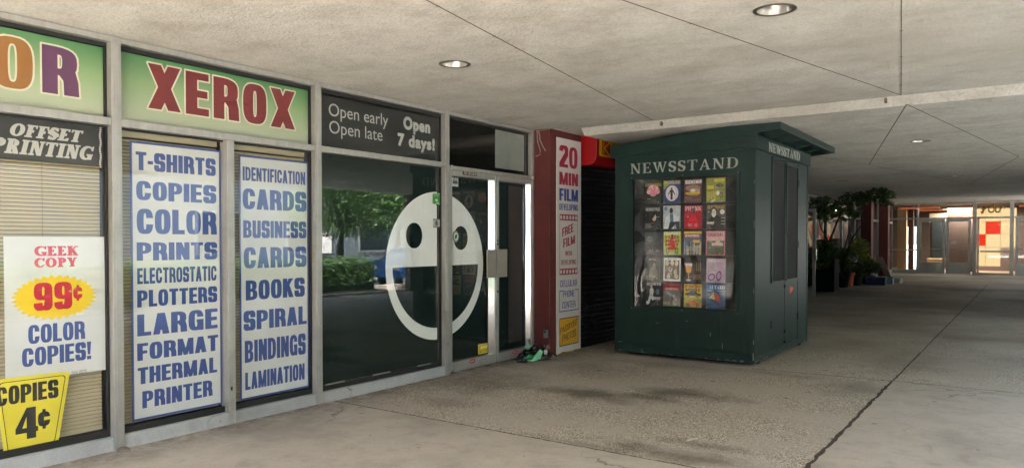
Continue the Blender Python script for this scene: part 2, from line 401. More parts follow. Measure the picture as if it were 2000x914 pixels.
# ------------------------------------------------------------------ letters
def sarc(cx, cy, rx, ry, a0, a1, n=3, k=14):
    out = []
    for i in range(k+1):
        a = R(a0+(a1-a0)*i/k); c, q = math.cos(a), math.sin(a)
        out.append((cx+rx*math.copysign(abs(c)**(2/n), c), cy+ry*math.copysign(abs(q)**(2/n), q)))
    return out
def ring(x0, y0, x1, y1, n=3, k=28):
    return sarc((x0+x1)/2, (y0+y1)/2, (x1-x0)/2, (y1-y0)/2, 0, 360, n, k)[:-1]
def stroke(path, t, b):
    """outline of a pen following path: t wide on uprights, b thick on level runs"""
    p = [np.array(q, float) for q in path]; L = []; Rr = []
    for i in range(len(p)):
        a = p[i]-p[i-1] if i else p[1]-p[0]; c = p[i+1]-p[i] if i < len(p)-1 else p[i]-p[i-1]
        a = a/(np.hypot(*a)+1e-9); c = c/(np.hypot(*c)+1e-9); d = a+c; d = d/(np.hypot(*d)+1e-9)
        h = .5*(t*abs(d[1])+b*abs(d[0]))/max(.35, abs(d@a))
        nrm = np.array((-d[1], d[0])); L.append(p[i]+nrm*h); Rr.append(p[i]-nrm*h)
    return [tuple(q) for q in L+Rr[::-1]]
def rc(x0, y0, x1, y1): return (1, [(x0, y0), (x1, y0), (x1, y1), (x0, y1)])
def cut(x0, y0, x1, y1): return (-1, [(x0, y0), (x1, y0), (x1, y1), (x0, y1)])
def bowl(x0, y0, x1, y1, sq=3, k=12):
    """D-shaped lobe: straight left side, curved right side"""
    m = min((x1-x0)*.72, 10)
    return [(x0, y0)]+sarc(x1-m, (y0+y1)/2, m, (y1-y0)/2, -90, 90, sq, k)+[(x0, y1)]
def sans(ch, t=.24, b=.17):
    """condensed grotesque capitals, height 1; returns (ops, width)"""
    W = {'I': t, 'M': .74, 'W': .86, '!': t, '-': .26, '1': .34, "'": .1, ' ': .2, '.': .12, 'L': .46, 'E': .48, 'F': .46, 'T': .52, '¢': .44, 'J': .46, '/': .4}
    w = W.get(ch, .56); h = t/2
    if ch in 'MW': w += (t-.24)*1.2
    elif ch not in "I!-1' .": w += (t-.24)*.9
    Q = lambda *p: (1, list(p))
    o = []
    if ch == 'A': o = [Q((0, 0), (t*.98, 0), (w/2+t*.42, 1), (w/2-t*.56, 1)), Q((w, 0), (w/2+t*.56, 1), (w/2-t*.42, 1), (w-t*.98, 0)), rc(w*.22, .2, w*.78, .2+b*.85)]
    elif ch == 'B': o = [(1, bowl(0, 0, w, .55)), (1, bowl(0, .46, w*.95, 1)), (-1, bowl(t, b, w-t*.95, .5-b*.42)), (-1, bowl(t, .5+b*.42, w*.95-t*.95, 1-b))]
    elif ch in 'O0': o = [(1, ring(0, 0, w, 1)), (-1, ring(t, b, w-t, 1-b))]
    elif ch == 'Q': o = [(1, ring(0, 0, w, 1)), (-1, ring(t, b, w-t, 1-b)), Q((w*.5, .22), (w*.75, .28), (w, .0), (w*.8, -.06))]
    elif ch == 'C': o = [(1, ring(0, 0, w, 1)), (-1, ring(t, b, w-t, 1-b)), cut(w*.52, .385, w+.1, .635)]
    elif ch == 'G': o = [(1, ring(0, 0, w, 1)), (-1, ring(t, b, w-t, 1-b)), cut(w*.52, .5, w+.1, .655), rc(w*.54, .385, w, .385+b*.85), rc(w-t*.7, .0, w, .45)]
    elif ch == 'D': o = [(1, bowl(0, 0, w, 1)), (-1, bowl(t, b, w-t, 1-b))]
    elif ch == 'E': o = [rc(0, 0, t, 1), rc(0, 0, w, b), rc(0, 1-b, w, 1), rc(0, .5-b/2, w*.94, .5+b/2)]
    elif ch == 'F': o = [rc(0, 0, t, 1), rc(0, 1-b, w, 1), rc(0, .48-b/2, w*.92, .48+b/2)]
    elif ch == 'H': o = [rc(0, 0, t, 1), rc(w-t, 0, w, 1), rc(0, .5-b/2, w, .5+b/2)]
    elif ch == 'I': o = [rc(0, 0, t, 1)]
    elif ch == 'J': o = [rc(w-t, .3, w, 1), (1, stroke(sarc(w/2, .32, (w-t)/2, .32-b/2, 0, -180), t, b))]
    elif ch == 'K': o = [rc(0, 0, t, 1), Q((t*.7, .36), (t*.7, .66), (w-t*1.08, 1), (w, 1)), Q((w*.36, .5), (w*.62, .68), (w*1.03, 0), (w*1.03-t*1.12, 0))]
    elif ch == 'L': o = [rc(0, 0, t, 1), rc(0, 0, w, b)]
    elif ch == 'M': o = [rc(0, 0, t*.92, 1), rc(w-t*.92, 0, w, 1), Q((0, 1), (t*1.05, 1), (w/2+t*.38, 0), (w/2-t*.38, 0)), Q((w, 1), (w/2+t*.38, 0), (w/2-t*.38, 0), (w-t*1.05, 1))]
    elif ch == 'N': o = [rc(0, 0, t*.92, 1), rc(w-t*.92, 0, w, 1), Q((0, 1), (t*1.0, 1), (w, 0), (w-t*1.0, 0))]
    elif ch == 'P': o = [(1, bowl(0, .38, w, 1)), (-1, bowl(t, .38+b*.9, w-t, 1-b)), rc(0, 0, t, 1)]
    elif ch == 'R': o = [(1, bowl(0, .4, w*.97, 1)), (-1, bowl(t, .4+b*.9, w*.97-t, 1-b)), rc(0, 0, t, 1), Q((w*.40, .46), (w*.92, .52), (w, .3), (w*1.02, 0), (w*1.02-t, 0), (w-t, .30))]
    elif ch == 'S':
        rx = (w-t)/2; yu = .75-b/4; yl = .25+b/4; ry = .25-b/4
        up = sarc(w/2, yu, rx, ry, -8, 268, 2.7, 20); dn = sarc(w/2, yl, rx, ry, 88, -188, 2.7, 20)
        o = [(1, stroke(up+dn, t, b))]
    elif ch == 'T': o = [rc(w/2-h, 0, w/2+h, 1), rc(0, 1-b, w, 1)]
    elif ch == 'U': o = [rc(0, .35, t, 1), rc(w-t, .35, w, 1), (1, stroke([(t/2, .4)]+sarc(w/2, .34, (w-t)/2, .34-b/2, 180, 360, 3)+[(w-t/2, .4)], t, b))]
    elif ch == 'V': o = [Q((0, 1), (t, 1), (w/2+t*.45, 0), (w/2-t*.45, 0)), Q((w, 1), (w/2+t*.45, 0), (w/2-t*.45, 0), (w-t, 1))]
    elif ch == 'W':
        u = t*.86
        o = [Q((0, 1), (u, 1), (w*.27+u*.5, 0), (w*.27-u*.5, 0)), Q((w*.5-u*.5, 1), (w*.5+u*.5, 1), (w*.27+u*.5, 0), (w*.27-u*.5, 0)),
             Q((w*.5-u*.5, 1), (w*.5+u*.5, 1), (w*.73+u*.5, 0), (w*.73-u*.5, 0)), Q((w-u, 1), (w, 1), (w*.73+u*.5, 0), (w*.73-u*.5, 0))]
    elif ch == 'X':
        w *= 1.12; e = t*1.05; o = [Q((0, 0), (e, 0), (w, 1), (w-e, 1)), Q((w-e, 0), (w, 0), (e, 1), (0, 1))]
    elif ch == 'Y': o = [rc(w/2-h, 0, w/2+h, .5), Q((0, 1), (t*1.05, 1), (w/2+h, .44), (w/2-h, .38)), Q((w, 1), (w/2+h, .38), (w/2-h, .44), (w-t*1.05, 1))]
    elif ch == 'Z': o = [rc(0, 0, w, b), rc(0, 1-b, w, 1), Q((0, b), (t, b), (w, 1-b), (w-t, 1-b))]
    elif ch == '1': o = [rc(w-t, 0, w, 1), Q((0, .78), (0, .66), (w-t, .74), (w-t, 1), (w-t*.9, 1))]
    elif ch == '2': o = [(1, stroke(sarc(w/2, .72, (w-t)/2, .28-b/2, 178, -32, 2.6)+[(t*.55, b*.9)], t, b)), rc(0, 0, w, b), Q((0, 0), (0, b*1.3), (t*1.0, b*1.35), (t*.8, 0))]
    elif ch == '4': o = [rc(w*.52, 0, w*.52+t, 1), rc(0, .2, w*1.06, .2+b), (1, [(0, .2), (0, .2+b), (w*.52, 1), (w*.6, 1), (w*.52, .72), (t*.72, .2+b)])]
    elif ch == '5': o = [rc(0, 1-b, w*.95, 1), rc(0, .45, t*.9, 1), (1, stroke([(t*.5, .54)]+sarc(w/2, .32, (w-t)/2, .32-b/2, 90, -175, 2.6), t, b))]
    elif ch == '6': o = [(1, ring(0, 0, w, .62)), (-1, ring(t, b, w-t, .62-b)), (1, stroke([(t/2, .3), (t/2, .6)]+sarc(w/2, .7, (w-t)/2, .3-b/2, 180, 5, 2.6), t, b))]
    elif ch == '7': o = [rc(0, 1-b, w, 1), Q((w*.14, 0), (w*.14+t, 0), (w, 1-b), (w, 1), (w-t*1.1, 1-b))]
    elif ch == '8': o = [(1, ring(0, 0, w, .56)), (1, ring(w*.04, .46, w*.96, 1)), (-1, ring(t, b*.9, w-t, .5-b*.35)), (-1, ring(t, .5+b*.35, w-t, 1-b*.9))]
    elif ch == '9': o = [(1, ring(0, .36, w, 1)), (-1, ring(t, .36+b, w-t, 1-b)), (1, stroke([(w-t/2, .7), (w-t/2, .4)]+sarc(w/2, .3, (w-t)/2, .3-b/2, 0, -175, 2.6), t, b))]
    elif ch == '!': o = [rc(0, 0, t, .2), Q((t*.2, .28), (t*.8, .28), (t, 1), (0, 1))]
    elif ch == '-': o = [rc(0, .36, w, .36+b)]
    elif ch == '.': o = [rc(0, 0, w, .16)]
    elif ch == '/': o = [Q((0, 0), (t*.8, 0), (w, 1), (w-t*.8, 1))]
    elif ch == '¢': o = [(1, ring(0, .1, w, .9)), (-1, ring(t, .1+b, w-t, .9-b)), cut(w*.5, .42, w+.1, .6), rc(w/2-t*.28, -.04, w/2+t*.28, .12+b*.5), rc(w/2-t*.28, .88-b*.5, w/2+t*.28, 1.04)]
    return o, w
def roman(ch, t=.17, b=.055, s=.085, k=.05, hw=1.0):
    """serifed capitals: thick t, thin b, serif overhang s and thickness k"""
    W = {'N': .78, 'E': .62, 'W': 1.04, 'S': .52, 'T': .68, 'A': .78, 'D': .76, 'O': .78, 'F': .58, 'P': .62, 'R': .74, 'I': t+2*s, 'G': .78, 'K': .78, 'C': .70, 'Y': .74, ' ': .3}
    w = W.get(ch, .7)*hw; Q = lambda *p: (1, list(p)); o = []
    def stem(x, wd, top=True, bot=True, so=s):
        r = [rc(x, 0, x+wd, 1)]
        if bot: r.append(rc(x-so, 0, x+wd+so, k))
        if top: r.append(rc(x-so, 1-k, x+wd+so, 1))
        return r
    tip = max(k*1.2, .11)
    if ch == 'I': o = stem(s, t)
    elif ch == 'N': o = stem(s, b*1.2)+stem(w-s-b*1.2, b*1.2, True, False)+[Q((s*.6, 1), (s+t*1.05, 1), (w-s, 0), (w-s-t*.9, 0))]
    elif ch == 'E': o = stem(s, t)+[rc(s, 0, w, k*1.05), rc(s, 1-k*1.05, w-.03, 1), rc(s, .52-b/2, w*.74, .52+b/2), Q((w, 0), (w+.01, .26), (w-k*.8, .26), (w-k*2.2, k)), rc(w-.03-k*.8, 1-.22, w-.03, 1), rc(w*.74-k*.7, .41, w*.74, .63)]
    elif ch == 'F': o = stem(s, t)+[rc(s, 1-k*1.05, w, 1), rc(s, .5-b/2, w*.76, .5+b/2), rc(w-k*.8, .74, w, 1), rc(w*.76-k*.7, .39, w*.76, .61)]
    elif ch == 'T': o = stem(w/2-t/2, t, False)+[rc(0, 1-k*1.05, w, 1), rc(0, .76, k*.8, 1), rc(w-k*.8, .76, w, 1)]
    elif ch == 'L': o = stem(s, t)+[rc(s, 0, w, k), rc(w-k, 0, w, .25)]
    elif ch == 'W':
        o = [Q((w*.04, 1), (w*.04+t, 1), (w*.33+b*.6, 0), (w*.33-b*.6, 0)), Q((w*.5-b*.4, 1), (w*.5+b*.6, 1), (w*.33+b*.5, 0), (w*.33-b*.5, 0)),
             Q((w*.42, 1), (w*.42+t, 1), (w*.71+b*.6, 0), (w*.71-b*.6, 0)), Q((w*.96-b, 1), (w*.96, 1), (w*.71+b*.5, 0), (w*.71-b*.5, 0)),
             rc(0, 1-k, w*.04+t+s, 1), rc(w*.40, 1-k, w*.42+t+s*.6, 1), rc(w*.88-s*.3, 1-k, w, 1)]
    elif ch == 'A': o = [Q((w*.07, 0), (w*.07+b*1.2, 0), (w*.53, 1), (w*.46, 1)), Q((w*.92, 0), (w*.55, 1), (w*.45, 1), (w*.92-t*1.08, 0)), rc(w*.24, .3, w*.68, .3+b), rc(0, 0, w*.07+b+s, k), rc(w*.92-t-s, 0, w, k)]
    elif ch == 'D': o = [(1, bowl(s, 0, w, 1, 2.3, 16)), (-1, bowl(s+t, k, w-t, 1-k, 2.3, 16)), rc(0, 0, s+t, k), rc(0, 1-k, s+t, 1)]
    elif ch == 'P': o = [(1, bowl(s, .42, w, 1, 2.3)), (-1, bowl(s+t, .42+b, w-t, 1-k, 2.3))]+stem(s, t)
    elif ch == 'R': o = [(1, bowl(s, .45, w*.88, 1, 2.3)), (-1, bowl(s+t, .45+b, w*.88-t, 1-k, 2.3))]+stem(s, t)+[Q((w*.42, .48), (w*.42+t*.9, .5), (w*.96, k), (w, 0), (w*.98-t, 0))]
    elif ch == 'K': o = stem(s, t)+[Q((s+t*.7, .36), (s+t*.7, .36+b*2.2), (w*.8, 1), (w*.9, 1)), Q((w*.36, .5), (w*.36+t*.8, .66), (w, 0), (w-t*1.15, 0)), rc(w*.62, 1-k, w, 1), rc(w*.98-t-s*.8, 0, w, k)]
    elif ch == 'Y': o = stem(w/2-t/2, t, False)[:0]+[rc(w/2-t/2, 0, w/2+t/2, .46), rc(w/2-t/2-s, 0, w/2+t/2+s, k), Q((w*.05, 1), (w*.05+t, 1), (w/2+t/2, .42), (w/2-t/2, .38)), Q((w*.88-b*1.3, 1), (w*.9, 1), (w/2+t/2, .38), (w/2, .42)), rc(0, 1-k, w*.05+t+s*.7, 1), rc(w*.66, 1-k, w, 1)]
    elif ch == 'O': o = [(1, ring(0, -.01, w, 1.01, 2.1)), (-1, ring(t, b, w-t, 1-b, 2.1))]
    elif ch in 'CG':
        o = [(1, ring(0, -.01, w*1.04, 1.01, 2.1)), (-1, ring(t, b, w*1.04-t*.4, 1-b, 2.1)), cut(w*.66, .3, w*1.2, .72), rc(w-k*.9, .66, w, 1)]
        o += [rc(w-t, 0.02, w, .42), rc(w-t-s, .42-k, w+s*.4, .42)] if ch == 'G' else [Q((w*.6, .0), (w, .26), (w-.05, .3), (w*.58, b))]
    elif ch == 'S':
        rx = (w-t*.8)/2; ry = .25-b/4
        up = sarc(w/2, .75-b/4, rx, ry, 20, 265, 2.1, 18); dn = sarc(w/2, .25+b/4, rx, ry, 88, -160, 2.1, 18)
        mid = stroke([(w*.12, .78), (w*.2, .6), (w*.5, .5), (w*.8, .4), (w*.88, .22)], t*1.0, t*.95)
        o = [(1, stroke(up+dn, t*.62, b*1.1)), (1, mid), rc(w-k-.02, .7, w-.02, .98), rc(.02, .02, .02+k, .3)]
    return o, w
def set_text(txt, quad, glyph=sans, gap=.055, slant=0, **kw):
    """letters of s fitted into quad = (bl, br, tr, tl) in plane coordinates; bilinear, so a rising line can be set"""
    x = 0; items = []
    for ch in txt:
        o, wd = glyph(ch, **kw)
        for g, p in o: items.append((g, [(px+x, py) for px, py in p]))
        x += wd+gap
    tot = x-gap; bl, br, tr, tl = [np.array(q, float) for q in quad]; out = []
    for g, p in items:
        r = []
        for px, py in p:
            a = (px+slant*(py-.5))/tot; r.append((1-py)*((1-a)*bl+a*br)+py*((1-a)*tl+a*tr))
        out.append((g, r))
    return out
def outline(ops, wd):
    """the same letters grown by wd"""
    out = []
    for g, p in ops:
        if g < 0: continue
        q = list(p)+[p[0], p[1]]
        out.append((1, p))
        for a, b in zip(q[:-2], q[1:-1]):
            a = np.array(a); b = np.array(b); d = b-a; l = np.hypot(*d)
            if l < 1e-6: continue
            d = d/l; n = np.array((-d[1], d[0]))
            out.append((1, [a-d*wd*.7-n*wd, b+d*wd*.7-n*wd, b+d*wd*.7+n*wd, a-d*wd*.7+n*wd]))
    for g, p in ops:
        if g < 0:
            c = np.mean(p, 0); pp = np.array(p)-c; e = np.abs(pp).max(0); f = np.maximum(.1, (e-wd)/e); out.append((-1, pp*f+c))
    return out
_font_cache = {}
def font_text(s, quad, grow=0, gapx=1.0):
    """the built-in typeface, for light and lower-case lettering"""
    key = (s, grow, gapx)
    if key not in _font_cache:
        c = bpy.data.curves.new('lettering', 'FONT'); c.body = s; c.offset = grow; c.resolution_u = 4; c.space_character = gapx; c.fill_mode = 'NONE'
        o = bpy.data.objects.new('lettering', c); COL.objects.link(o)
        dg = bpy.context.evaluated_depsgraph_get(); me = bpy.data.meshes.new_from_object(o.evaluated_get(dg))
        nb = {}
        for e in me.edges:
            a, b = e.vertices; nb.setdefault(a, []).append(b); nb.setdefault(b, []).append(a)
        seen = set(); loops = []
        for v0 in nb:
            if v0 in seen: continue
            lp = [v0]; seen.add(v0); cur = v0
            while True:
                nx = [q for q in nb[cur] if q not in seen]
                if not nx: break
                cur = nx[0]; seen.add(cur); lp.append(cur)
            if len(lp) > 2: loops.append([(me.vertices[i].co.x, me.vertices[i].co.y) for i in lp])
        bpy.data.objects.remove(o); bpy.data.curves.remove(c); bpy.data.meshes.remove(me)
        loops.sort(key=lambda l: -abs(area(l)))
        ops = []
        for l in loops:
            q = np.array([np.mean(l[:1], 0)]); depth = sum(1 for g, m in ops if inside(m, q)[0])
            ops.append((1 if depth % 2 == 0 else -1, l))
        _font_cache[key] = ops
    ops = _font_cache[key]
    allp = np.concatenate([np.array(l) for g, l in ops]); x0, x1 = allp[:, 0].min(), allp[:, 0].max()
    H = .729 if any(ch.isupper() or ch.isdigit() or ch in 'bdfhklt' for ch in s) else .55
    bl, br, tr, tl = [np.array(q, float) for q in quad]; out = []
    for g, l in ops:
        r = []
        for px, py in l:
            a = (px-x0)/(x1-x0); v = py/H; r.append((1-v)*((1-a)*bl+a*br)+v*((1-a)*tl+a*tr))
        out.append((g, r))
    return out
def q_px(ax, val, xl, xr, ylt, ylb, yrt, yrb, level=True):
    """a text line's place in the photograph -> quad in the plane (u, v)"""
    i = 1 if ax == 0 else 0
    P = [on(ax, val, *p) for p in ((xl, ylb), (xr, yrb), (xr, yrt), (xl, ylt))]
    q = [(p[i], p[2]) for p in P]
    if level:
        b = (q[0][1]+q[1][1])/2; t = (q[2][1]+q[3][1])/2; u0 = (q[0][0]+q[3][0])/2; u1 = (q[1][0]+q[2][0])/2
        q = [(u0, b), (u1, b), (u1, t), (u0, t)]
    return q
def uv_px(ax, val, x, y):
    p = on(ax, val, x, y); return (float(p[1 if ax == 0 else 0]), float(p[2]))
def rectq(x0, y0, x1, y1): return [(x0, y0), (x1, y0), (x1, y1), (x0, y1)]
def grow_poly(p, d):
    """inset (d<0) or grow a convex CCW polygon"""
    p = [np.array(q, float) for q in p]; out = []
    for i in range(len(p)):
        a, b, c = p[i-1], p[i], p[(i+1) % len(p)]
        e1 = (b-a)/np.hypot(*(b-a)); e2 = (c-b)/np.hypot(*(c-b)); n1 = np.array((e1[1], -e1[0])); n2 = np.array((e2[1], -e2[0])); k = n1+n2
        out.append(b+k*d/max(.2, (k@n1)))
    return out

# ================================================================== SETTING
XF, XG = -5.32, -5.395            # front of the shopfront posts, plane of its glass
CZ, CZ2, CZ3 = 2.952, 2.869, 3.235
YS, YS2 = 8.275, 27.1             # where the ceiling steps down and up again
XR = 4.2                          # open street edge of the arcade, moved outward to even the light
m, t, p = new_mat('pale_road'); P = pos(t)
c = ramp(t, noise(t, P, 40, 4, .7).outputs[0], [(.3, (.24, .232, .215)), (.7, (.34, .325, .30))]).outputs[0]
c = mix(t, .5, c, ramp(t, noise(t, P, .8, 4).outputs[0], [(.35, (.6, .6, .6)), (.6, (1, 1, 1))]).outputs[0], 'MULTIPLY')
t.links.new(c, p.inputs['Base Color']); p.inputs['Roughness'].default_value = .85; ROAD_PALE = m
struct('ground', MB().quad((-400, -400, -.17), (400, -400, -.17), (400, 400, -.17), (-400, 400, -.17)), paint('454340', .9, var=.3, scale=2, name='dark_asphalt'))
struct('road', MB().quad((XR+3.1, -9, -.163), (15, -9, -.163), (15, 70, -.163), (XR+3.1, 70, -.163)), ROAD_PALE)  # road beyond the hedge, toned pale to bounce light into the arcade
struct('floor', MB().box(-9, XR+.15, -9, 38.6, -.15, 0), AGG)
sl = MB()
sl.quad((-5.42, -9, .005), (-1.203, -9, .005), (-1.203, 4.622, .005), (-5.42, 4.622, .005))
sl.quad((-1.180, -9, .005), (XR+.15, -9, .005), (XR+.15, 4.632, .005), (-1.180, 4.632, .005))
sl.quad((-1.180, 4.645, .005), (XR+.15, 4.645, .005), (XR+.15, 8.735, .005), (-1.180, 8.735, .005))
struct('pavement', sl, CONC)
jt = MB(); J = paint('473f34', .95, var=.4, scale=14, name='joint_dirt')
def jag(a, b, w0, z, n=40):
    a = np.array(a); b = np.array(b); d = (b-a)/np.hypot(*(b-a)); nn = np.array((-d[1], d[0])); L = []; Q = []
    for i in range(n+1):
        q = a+(b-a)*i/n; o = random.uniform(-.3, .3)*w0; h = w0*random.uniform(.35, .75)
        L.append((*(q+nn*(o+h)), z)); Q.append((*(q+nn*(o-h)), z))
    jt.add(L+Q, [(i, i+1, n+2+i, n+1+i) for i in range(n)])
jag((-1.192, -3), (-1.192, 8.74), .026, .0075, 160); jag((-1.192, 8.74), (-1.192, 30), .016, .0025, 160)
jag((-5.3, 4.632), (-1.2, 4.632), .014, .0075, 80); jag((-1.2, 8.745), (XR, 8.745), .016, .0075, 60); jag((-2.66, 8.66), (-1.2, 8.745), .02, .0025, 40)
for y in (13.2, 17.6, 22.0, 26.5, 31): jag((-5.2, y), (XR, y), .018, .0025, 60)
struct('paving_joint', jt, J)

# ceiling: stucco panels with cut control joints and round holes for the downlights
LIGHTS = [(-3.89, 4.693, CZ), (-1.333, 4.756, CZ), (-1.252, 11.52, CZ2), (-3.521, 18.03, CZ2), (-1.28, 18.16, CZ2), (-1.62, 31.5, CZ3), (-1.55, 36.4, CZ3), (-3.6, -1.8, CZ), (-1.2, -1.8, CZ)]
LR = .118
JO = [((-2.3, -1.2), (-3.739, 8.24)), ((-3.2, -1.15), (-1.071, 8.247)), ((.3, -2.4), (-1.071, 8.247)), ((-1.03, 8.32), (-2.396, 14.547)), ((-1.03, 8.32), (-.171, 14.541)), ((-2.988, 12.04), (-2.396, 14.547)),
      ((-2.396, 14.547), (-1.2, 20.8)), ((-.171, 14.541), (-1.2, 20.8)), ((-4.7, 20.8), (2.6, 20.5))]
def panel(name, poly, z, thick):
    a = Art().poly(STUCCO, [(x, -y) for x, y in poly][::-1])
    ys = [q[1] for q in poly]
    for (x, y, lz) in LIGHTS:
        if lz == z: a.ell(None, x, -y, LR, LR, 36)
    return tag(a.build(name, zdown(z), thick), kind='structure')
panel('ceiling', [(-5.36, -3.4), (XR, -3.4), (XR, YS), (-4.775, YS), (-4.775, 12.4), (-5.36, 12.4)], CZ, .02)
panel('ceiling', [(-4.775, YS+.13), (XR, YS+.13), (XR, YS2), (-5.4, YS2), (-5.4, 12.405), (-4.775, 12.405)], CZ2, .10)
struct('ceiling', MB().prism([(YS+.001, CZ+.012), (YS+.1295, CZ2), (YS+.1295, CZ+.012)], 'x', -4.774, XR), STUCCO, bevel=.008)
panel('ceiling', [(-6.5, YS2-.6), (3.6, YS2-.6), (3.6, 38.44), (-6.5, 38.44)], CZ3, .02)
bk = MB()
for (p0, p1) in JO:                                   # dark bottoms of the control joints
    z = CZ-.002 if p1[1] < YS else CZ2-.002; jw = .0055 if p0 == (.3, -2.4) else .011
    a = stroke([p0, p1], jw, jw)
    bk.add([(x, y, z) for x, y in a], [tuple(range(len(a)))[::-1]])
    a = np.array(p0); b = np.array(p1); L = np.hypot(*(b-a)); k = .45
    while k < L-.1:
        q = a+(b-a)*k/L; bk.add([(q[0]-.013, q[1]-.007, z-.002), (q[0]+.013, q[1]-.007, z-.002), (q[0]+.013, q[1]+.007, z-.002), (q[0]-.013, q[1]+.007, z-.002)], [(0, 3, 2, 1)]); k += random.uniform(.35, .9)
for x, z in ((-3.654, 2.905), (-1.217, 2.915)): bk.box(x-.010, x+.010, YS-.002, YS+.05, z-.018, z+.03)
struct('ceiling_joint', bk, paint('675f4e', .9, name='joint_metal'))
rf = MB(); rf.box(-14, XR+.12, -3.6, 52, 3.45, 3.6); rf.box(XR+.001, XR+.12, -3.4, 38.4, 2.86, 3.449); rf.box(-5.36, XR+.12, -3.6, -3.401, 2.9, 3.449); rf.box(-14, -5.37, -16, -3.6, 3.45, 3.6)  # unseen roof, cut short behind the camera so sunlight bounces in
struct('roof', rf, paint('b9b2a4', .8, name='roof_render'))
iw = MB(); iw.box(-9.2, -9.001, -16, 38.4, 0, 3.44); iw.box(-9, -5.5, 8.2, 8.3, 0, 3.44); iw.box(-9, -5.5, -16, -15.9, 0, 3.44)
iw.box(-5.5, -5.36, 12.36, 19.5, 0, 3.44); iw.box(-5.5, -5.37, -16, -4.6, 0, 3.44)
iw.box(-9, -5.38, -16, 12.3, CZ+.03, CZ+.06)
struct('interior_wall', iw, paint('3b3632', .9, name='interior_plaster'))
struct('wall', MB().box(XR-.1, XR+.1, 15.9, 28.5, 0, 2.86), paint('5d544a', .9, var=.2, name='wall_render'))

def vpane(X, y0, y1, z0, z1): return MB().quad((X, y0, z0), (X, y1, z0), (X, y1, z1), (X, y0, z1))
def hpane(Y, x0, x1, z0, z1): return MB().quad((x0, Y, z0), (x1, Y, z0), (x1, Y, z1), (x0, Y, z1))
# ------------------------------------------------------------------ shopfront of the copy shop
sf = thing('shopfront', 'long aluminium and glass shopfront with posters behind its panes', 'shopfront', (XF, 3.6, 0))
PW, STEP = .07, 1.8145
PR = [2.696+STEP*k for k in range(-4, 3)]
for y in PR:
    b = MB(); b.box(XG-.03, XF, y-PW, y, 0, CZ-.004); b.box(XF, XF+.004, y-PW+.018, y-.018, .02, CZ-.05); b.build('post', ALU, sf, bevel=.003)
MB().box(XG-.03, XF, 7.992, 8.042, 0, CZ-.004).build('post', ALU, sf, bevel=.003)
b = MB().box(XG-.03, XF-.006, 3.543, 3.609, 0, 2.316); b.build('mullion', ALU, sf, bevel=.003)
MB().box(XF-.006, XF-.002, 3.560, 3.575, .28, .31).build('catch', GASKET, sf)
for y0, y1, tz0, tz1 in [(PR[i], PR[i+1]-PW, 2.316, 2.371) for i in range(6)]+[(PR[6], 7.992, 2.30, 2.345)]:
    MB().box(XG-.03, XF-.005, y0+.001, y1-.001, tz0, tz1).build('transom_bar', ALU, sf, bevel=.003)
    MB().box(XG-.03, XF-.004, y0+.001, y1-.001, 2.905, CZ-.005).build('head_rail', ALU, sf, bevel=.003)
    g = MB()                                           # black rubber round the panes
    lo = .128
    rects = [(y0, y1, 2.905-.028, 2.905), (y0, y0+.006, tz1, 2.9), (y1-.016, y1, tz1, 2.9), (y0, y1, tz1, tz1+.006)]
    if y0 < 6: rects += [(y0, y1, tz0-.012, tz0), (y0, y0+.006, lo, tz0), (y1-.016, y1, lo, tz0), (y0, y1, .1, lo+.018)]
    for i, (a0, a1, c0, c1) in enumerate(rects): g.box(XG-.012, XG+.012+.0004*i, a0+.001, a1-.001, c0, c1)
    g.build('gasket', GASKET, sf)
    vpane(XG, y0+.006, y1-.016, tz1+.006, 2.878).build('window_pane', GLASS, sf)
    if y0 < 6:
        s_ = MB(); s_.box(XG-.03, XF-.012, y0+.001, y1-.001, 0, .1); s_.box(XF-.012, XF-.002, y0+.001, y1-.001, 0, .014)
        s_.build('kick_plate', SILL, sf, bevel=.004)
        vpane(XG, y0+.006, y1-.016, .146, tz0-.012).build('window_pane', FILMGLASS if y0 > 4.4 or y0 < .5 else GLASS, sf)
# loose sealing strips on the big pane's lower edge
for a0, a1 in ((4.60, 4.83), (5.20, 5.45), (5.86, 6.08)):
    MB().box(XG+.004, XG+.014, a0, a1, .146, .158).build('sealing_strip', paint('8d8a82', .5), sf)
# dark film on the back of the big pane and the panes out of the picture
def film(y0, y1, z0, z1, parent=sf, X=XG-.03, mat=FILM): return MB().box(X-.004, X, y0, y1, z0, z1).build('window_film', mat, parent)
film(PR[5]+.006, PR[6]-PW-.016, .146, 2.31)
for i in range(3): film(PR[i]+.006, PR[i+1]-PW-.016, .146, 2.31)

# double door
def door_leaf(y0, y1, gy0, gy1, stile_r):
    d = MB()
    d.box(XG-.02, XF-.012, y0, gy0, .012, 2.298); d.box(XG-.02, XF-.012, stile_r, y1, .012, 2.298)
    d.box(XG-.02, XF-.012, gy0, stile_r, 2.235, 2.298); d.box(XG-.02, XF-.012, gy0, stile_r, .012, .125)
    o = d.build('door', ALU, sf, bevel=.003)
    bv = MB(); dx = XF-.014-(XG+.004)
    bv.prism([(XG+.004, gy1), (XF-.014, stile_r-.001), (XG+.004, stile_r-.001)], 'z', .126, 2.234); bv.build('glazing_bead', POLISH, o)
    vpane(XG, gy0, gy1+.02, .126, 2.234).build('glass', FILMGLASS, o)
    MB().box(XG-.034, XG-.03, gy0, gy1+.02, .126, 2.234).build('film', FILM, o)
    g = MB(); g.box(XG-.012, XG+.008, gy0, gy1, .126, .138); g.box(XG-.012, XG+.008, gy1-.008, gy1, .138, 2.234); g.box(XG-.012, XG+.008, gy0, gy0+.006, .138, 2.234); g.box(XG-.012, XG+.0085, gy0+.006, gy1-.008, 2.222, 2.234)
    g.build('gasket', GASKET, o)
    return o
dl = door_leaf(6.328, 7.222, 6.385, 7.130, 7.186)
